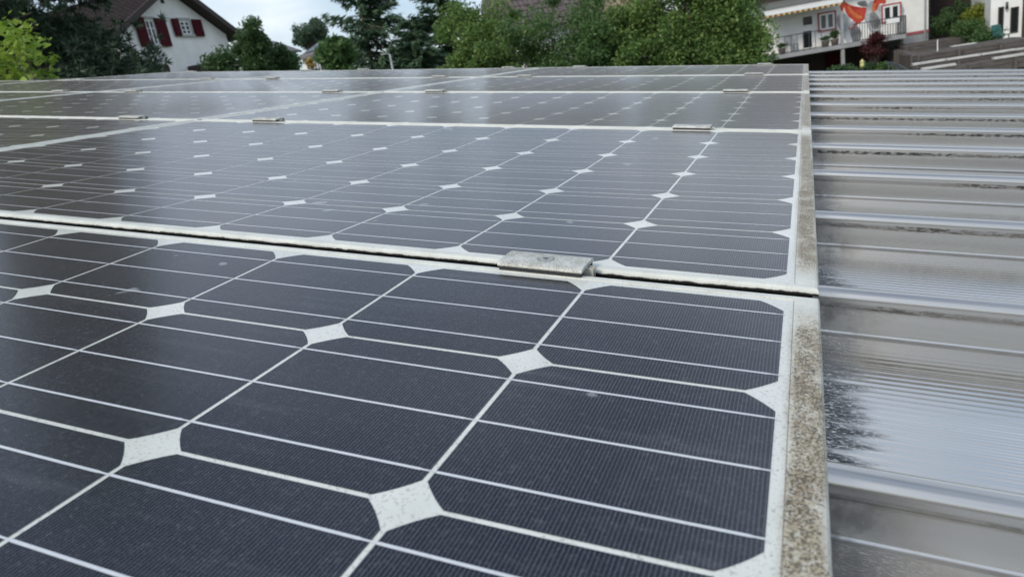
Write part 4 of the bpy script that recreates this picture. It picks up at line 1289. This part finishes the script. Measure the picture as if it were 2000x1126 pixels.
# ---- white house at the right edge
wa, wb = at(1934, 60, 46), at(2080, 60, 46.5)
fw_ = Facade(wa, wb, 0.0)
wh = empty('white_corner_house', fw_.o, fw_.rz); tag(wh, 'white house with tall dark windows at the right picture edge', 'house')
MB().box(0, fw_.len, 0, 8, 0, 7.5).build('wall', M['wall_white'], wh)
for rr_ in ((1949, 14, 1960, 64), (1973, 14, 1989, 64)):
    window(wh, fw_.rect(*rr_), ('wood_dark', 'pane'), 0, 0, None, fw=0.06)
ru = fw_.rect(1996, 0, 2020, 86)
MB().box(ru[0], ru[1], -0.06, -0.004, ru[2], 6.0).build('timber_door', M['wood_dark'], wh)
lu = fw_.uz(1966, 10); MB().tube([(lu[0], -0.12, lu[1] - 0.2), (lu[0], -0.12, lu[1] + 0.15)], [0.07, 0.05], 10).build('wall_lamp', M['rail_dark'], wh, True)
MB().box(-0.5, fw_.len + 0.5, -0.5, 8.5, 7.504, 7.75).build('roof', M['tile_brown'], wh)
# dark timber shed between the two houses
sa, sb = at(1816, 60, 56), at(1936, 50, 57)
fs = Facade(sa, sb, 0.0)
sh_ = empty('timber_shed', fs.o, fs.rz); tag(sh_, 'dark timber shed in the gap between the two white houses', 'shed')
nbd = 26
for k in range(nbd): MB().box(fs.len * k / nbd + 0.01, fs.len * (k + 1) / nbd - 0.01, 0.0 + 0.012 * (k % 2), 0.05 + 0.012 * (k % 2), 0, 5.6).build('board', M['wood_dark'], sh_)
MB().box(-0.4, fs.len + 0.4, -0.7, 5.5, 5.61, 5.8).build('roof', M['tile_brown'], sh_)
MB().box(0.05, fs.len - 0.05, 0.1, 5, 0, 5.55).build('wall', M['wood_dark'], sh_)
# shrubs in the gap
for px, py, top, d, rx, mat, n, lab, seed in [(1868, 40, 10, 50, 1.35, 'leaf_bush', 9000, 'round green bush in front of the timber shed', 101),
                                        (1898, 62, 34, 47, 0.8, 'leaf_hedge2', 5000, 'dark bush below the golden cypress', 102),
                                        (1914, 40, 8, 48.5, 0.72, 'leaf_gold', 6500, 'golden yellow cypress beside the white corner house', 103),
                                        (1922, 76, 60, 45, 0.6, 'leaf_hedge2', 3500, 'small dark green shrub on the terrace by the white corner house', 104)]:
    p = at(px, py, d); g = ground_h(p.x, p.y)
    zt = z_at(px, top, d); rzv = (zt - z_at(px, py + (py - top) * 0.9, d)) / 2
    broad_tree('garden_bush', (p.x, p.y, g), zt - g, rx, rzv, p.z - g, 60, n, 0.055, mat, seed, lab, 'bush', 'bushes between the two white houses', 0.32)
# folded green garden chair on the upper terrace
gp = at(1955, 86, 44.5); gc = empty('garden_chair', gp, 0.5); tag(gc, 'dark green garden chair beside the white corner house', 'chair')
M['teal'] = simple('dark_green_plastic', (0.02, 0.10, 0.085), 0.45)
MB().box(-0.26, 0.26, -0.26, 0.26, 0.40, 0.44, 0.01).build('seat', M['teal'], gc)
MB().add([(-0.26, 0.22, 0.45), (0.26, 0.22, 0.45), (0.24, 0.36, 0.95), (-0.24, 0.36, 0.95), (-0.26, 0.26, 0.45), (0.26, 0.26, 0.45), (0.24, 0.40, 0.95), (-0.24, 0.40, 0.95)],
         [(0, 1, 2, 3), (7, 6, 5, 4), (0, 4, 5, 1), (1, 5, 6, 2), (2, 6, 7, 3), (3, 7, 4, 0)]).build('backrest', M['teal'], gc)
for sx in (-0.23, 0.23):
    for sy in (-0.23, 0.23): MB().bar((sx, sy, 0), (sx * 0.95, sy * 0.95, 0.40), 0.04).build('leg', M['teal'], gc)
    MB().bar((sx * 1.1, -0.24, 0.64), (sx * 1.1, 0.28, 0.66), 0.05, 0.03).build('armrest', M['teal'], gc)

# ---- street lamp in front of the spruces
lp = on_ground(768, 140, 24)
ls = empty('street_lamp', lp); tag(ls, 'grey street lamp in front of the tall spruce', 'street lamp')
ztop = z_at(760, 106, 24) - lp[2]
MB().tube([(0, 0, 0), (0, 0, 0.8), (0, 0, ztop)], [0.06, 0.045, 0.034], 10).build('pole', M['steel'], ls, True)
lv_ = -right.normalized(); lv_.z = 0
arm_e = Vector((lv_.x * 0.10, lv_.y * 0.10, ztop + 0.03))
MB().tube([(0, 0, ztop - 0.03), (lv_.x * 0.05, lv_.y * 0.05, ztop + 0.02), arm_e], 0.02, 8).build('arm', M['steel'], ls, True)
hd = MB(); hd.bar(arm_e - lv_ * 0.04, arm_e + lv_ * 0.18, 0.10, 0.035); hd.build('lamp_head', M['steel'], ls)
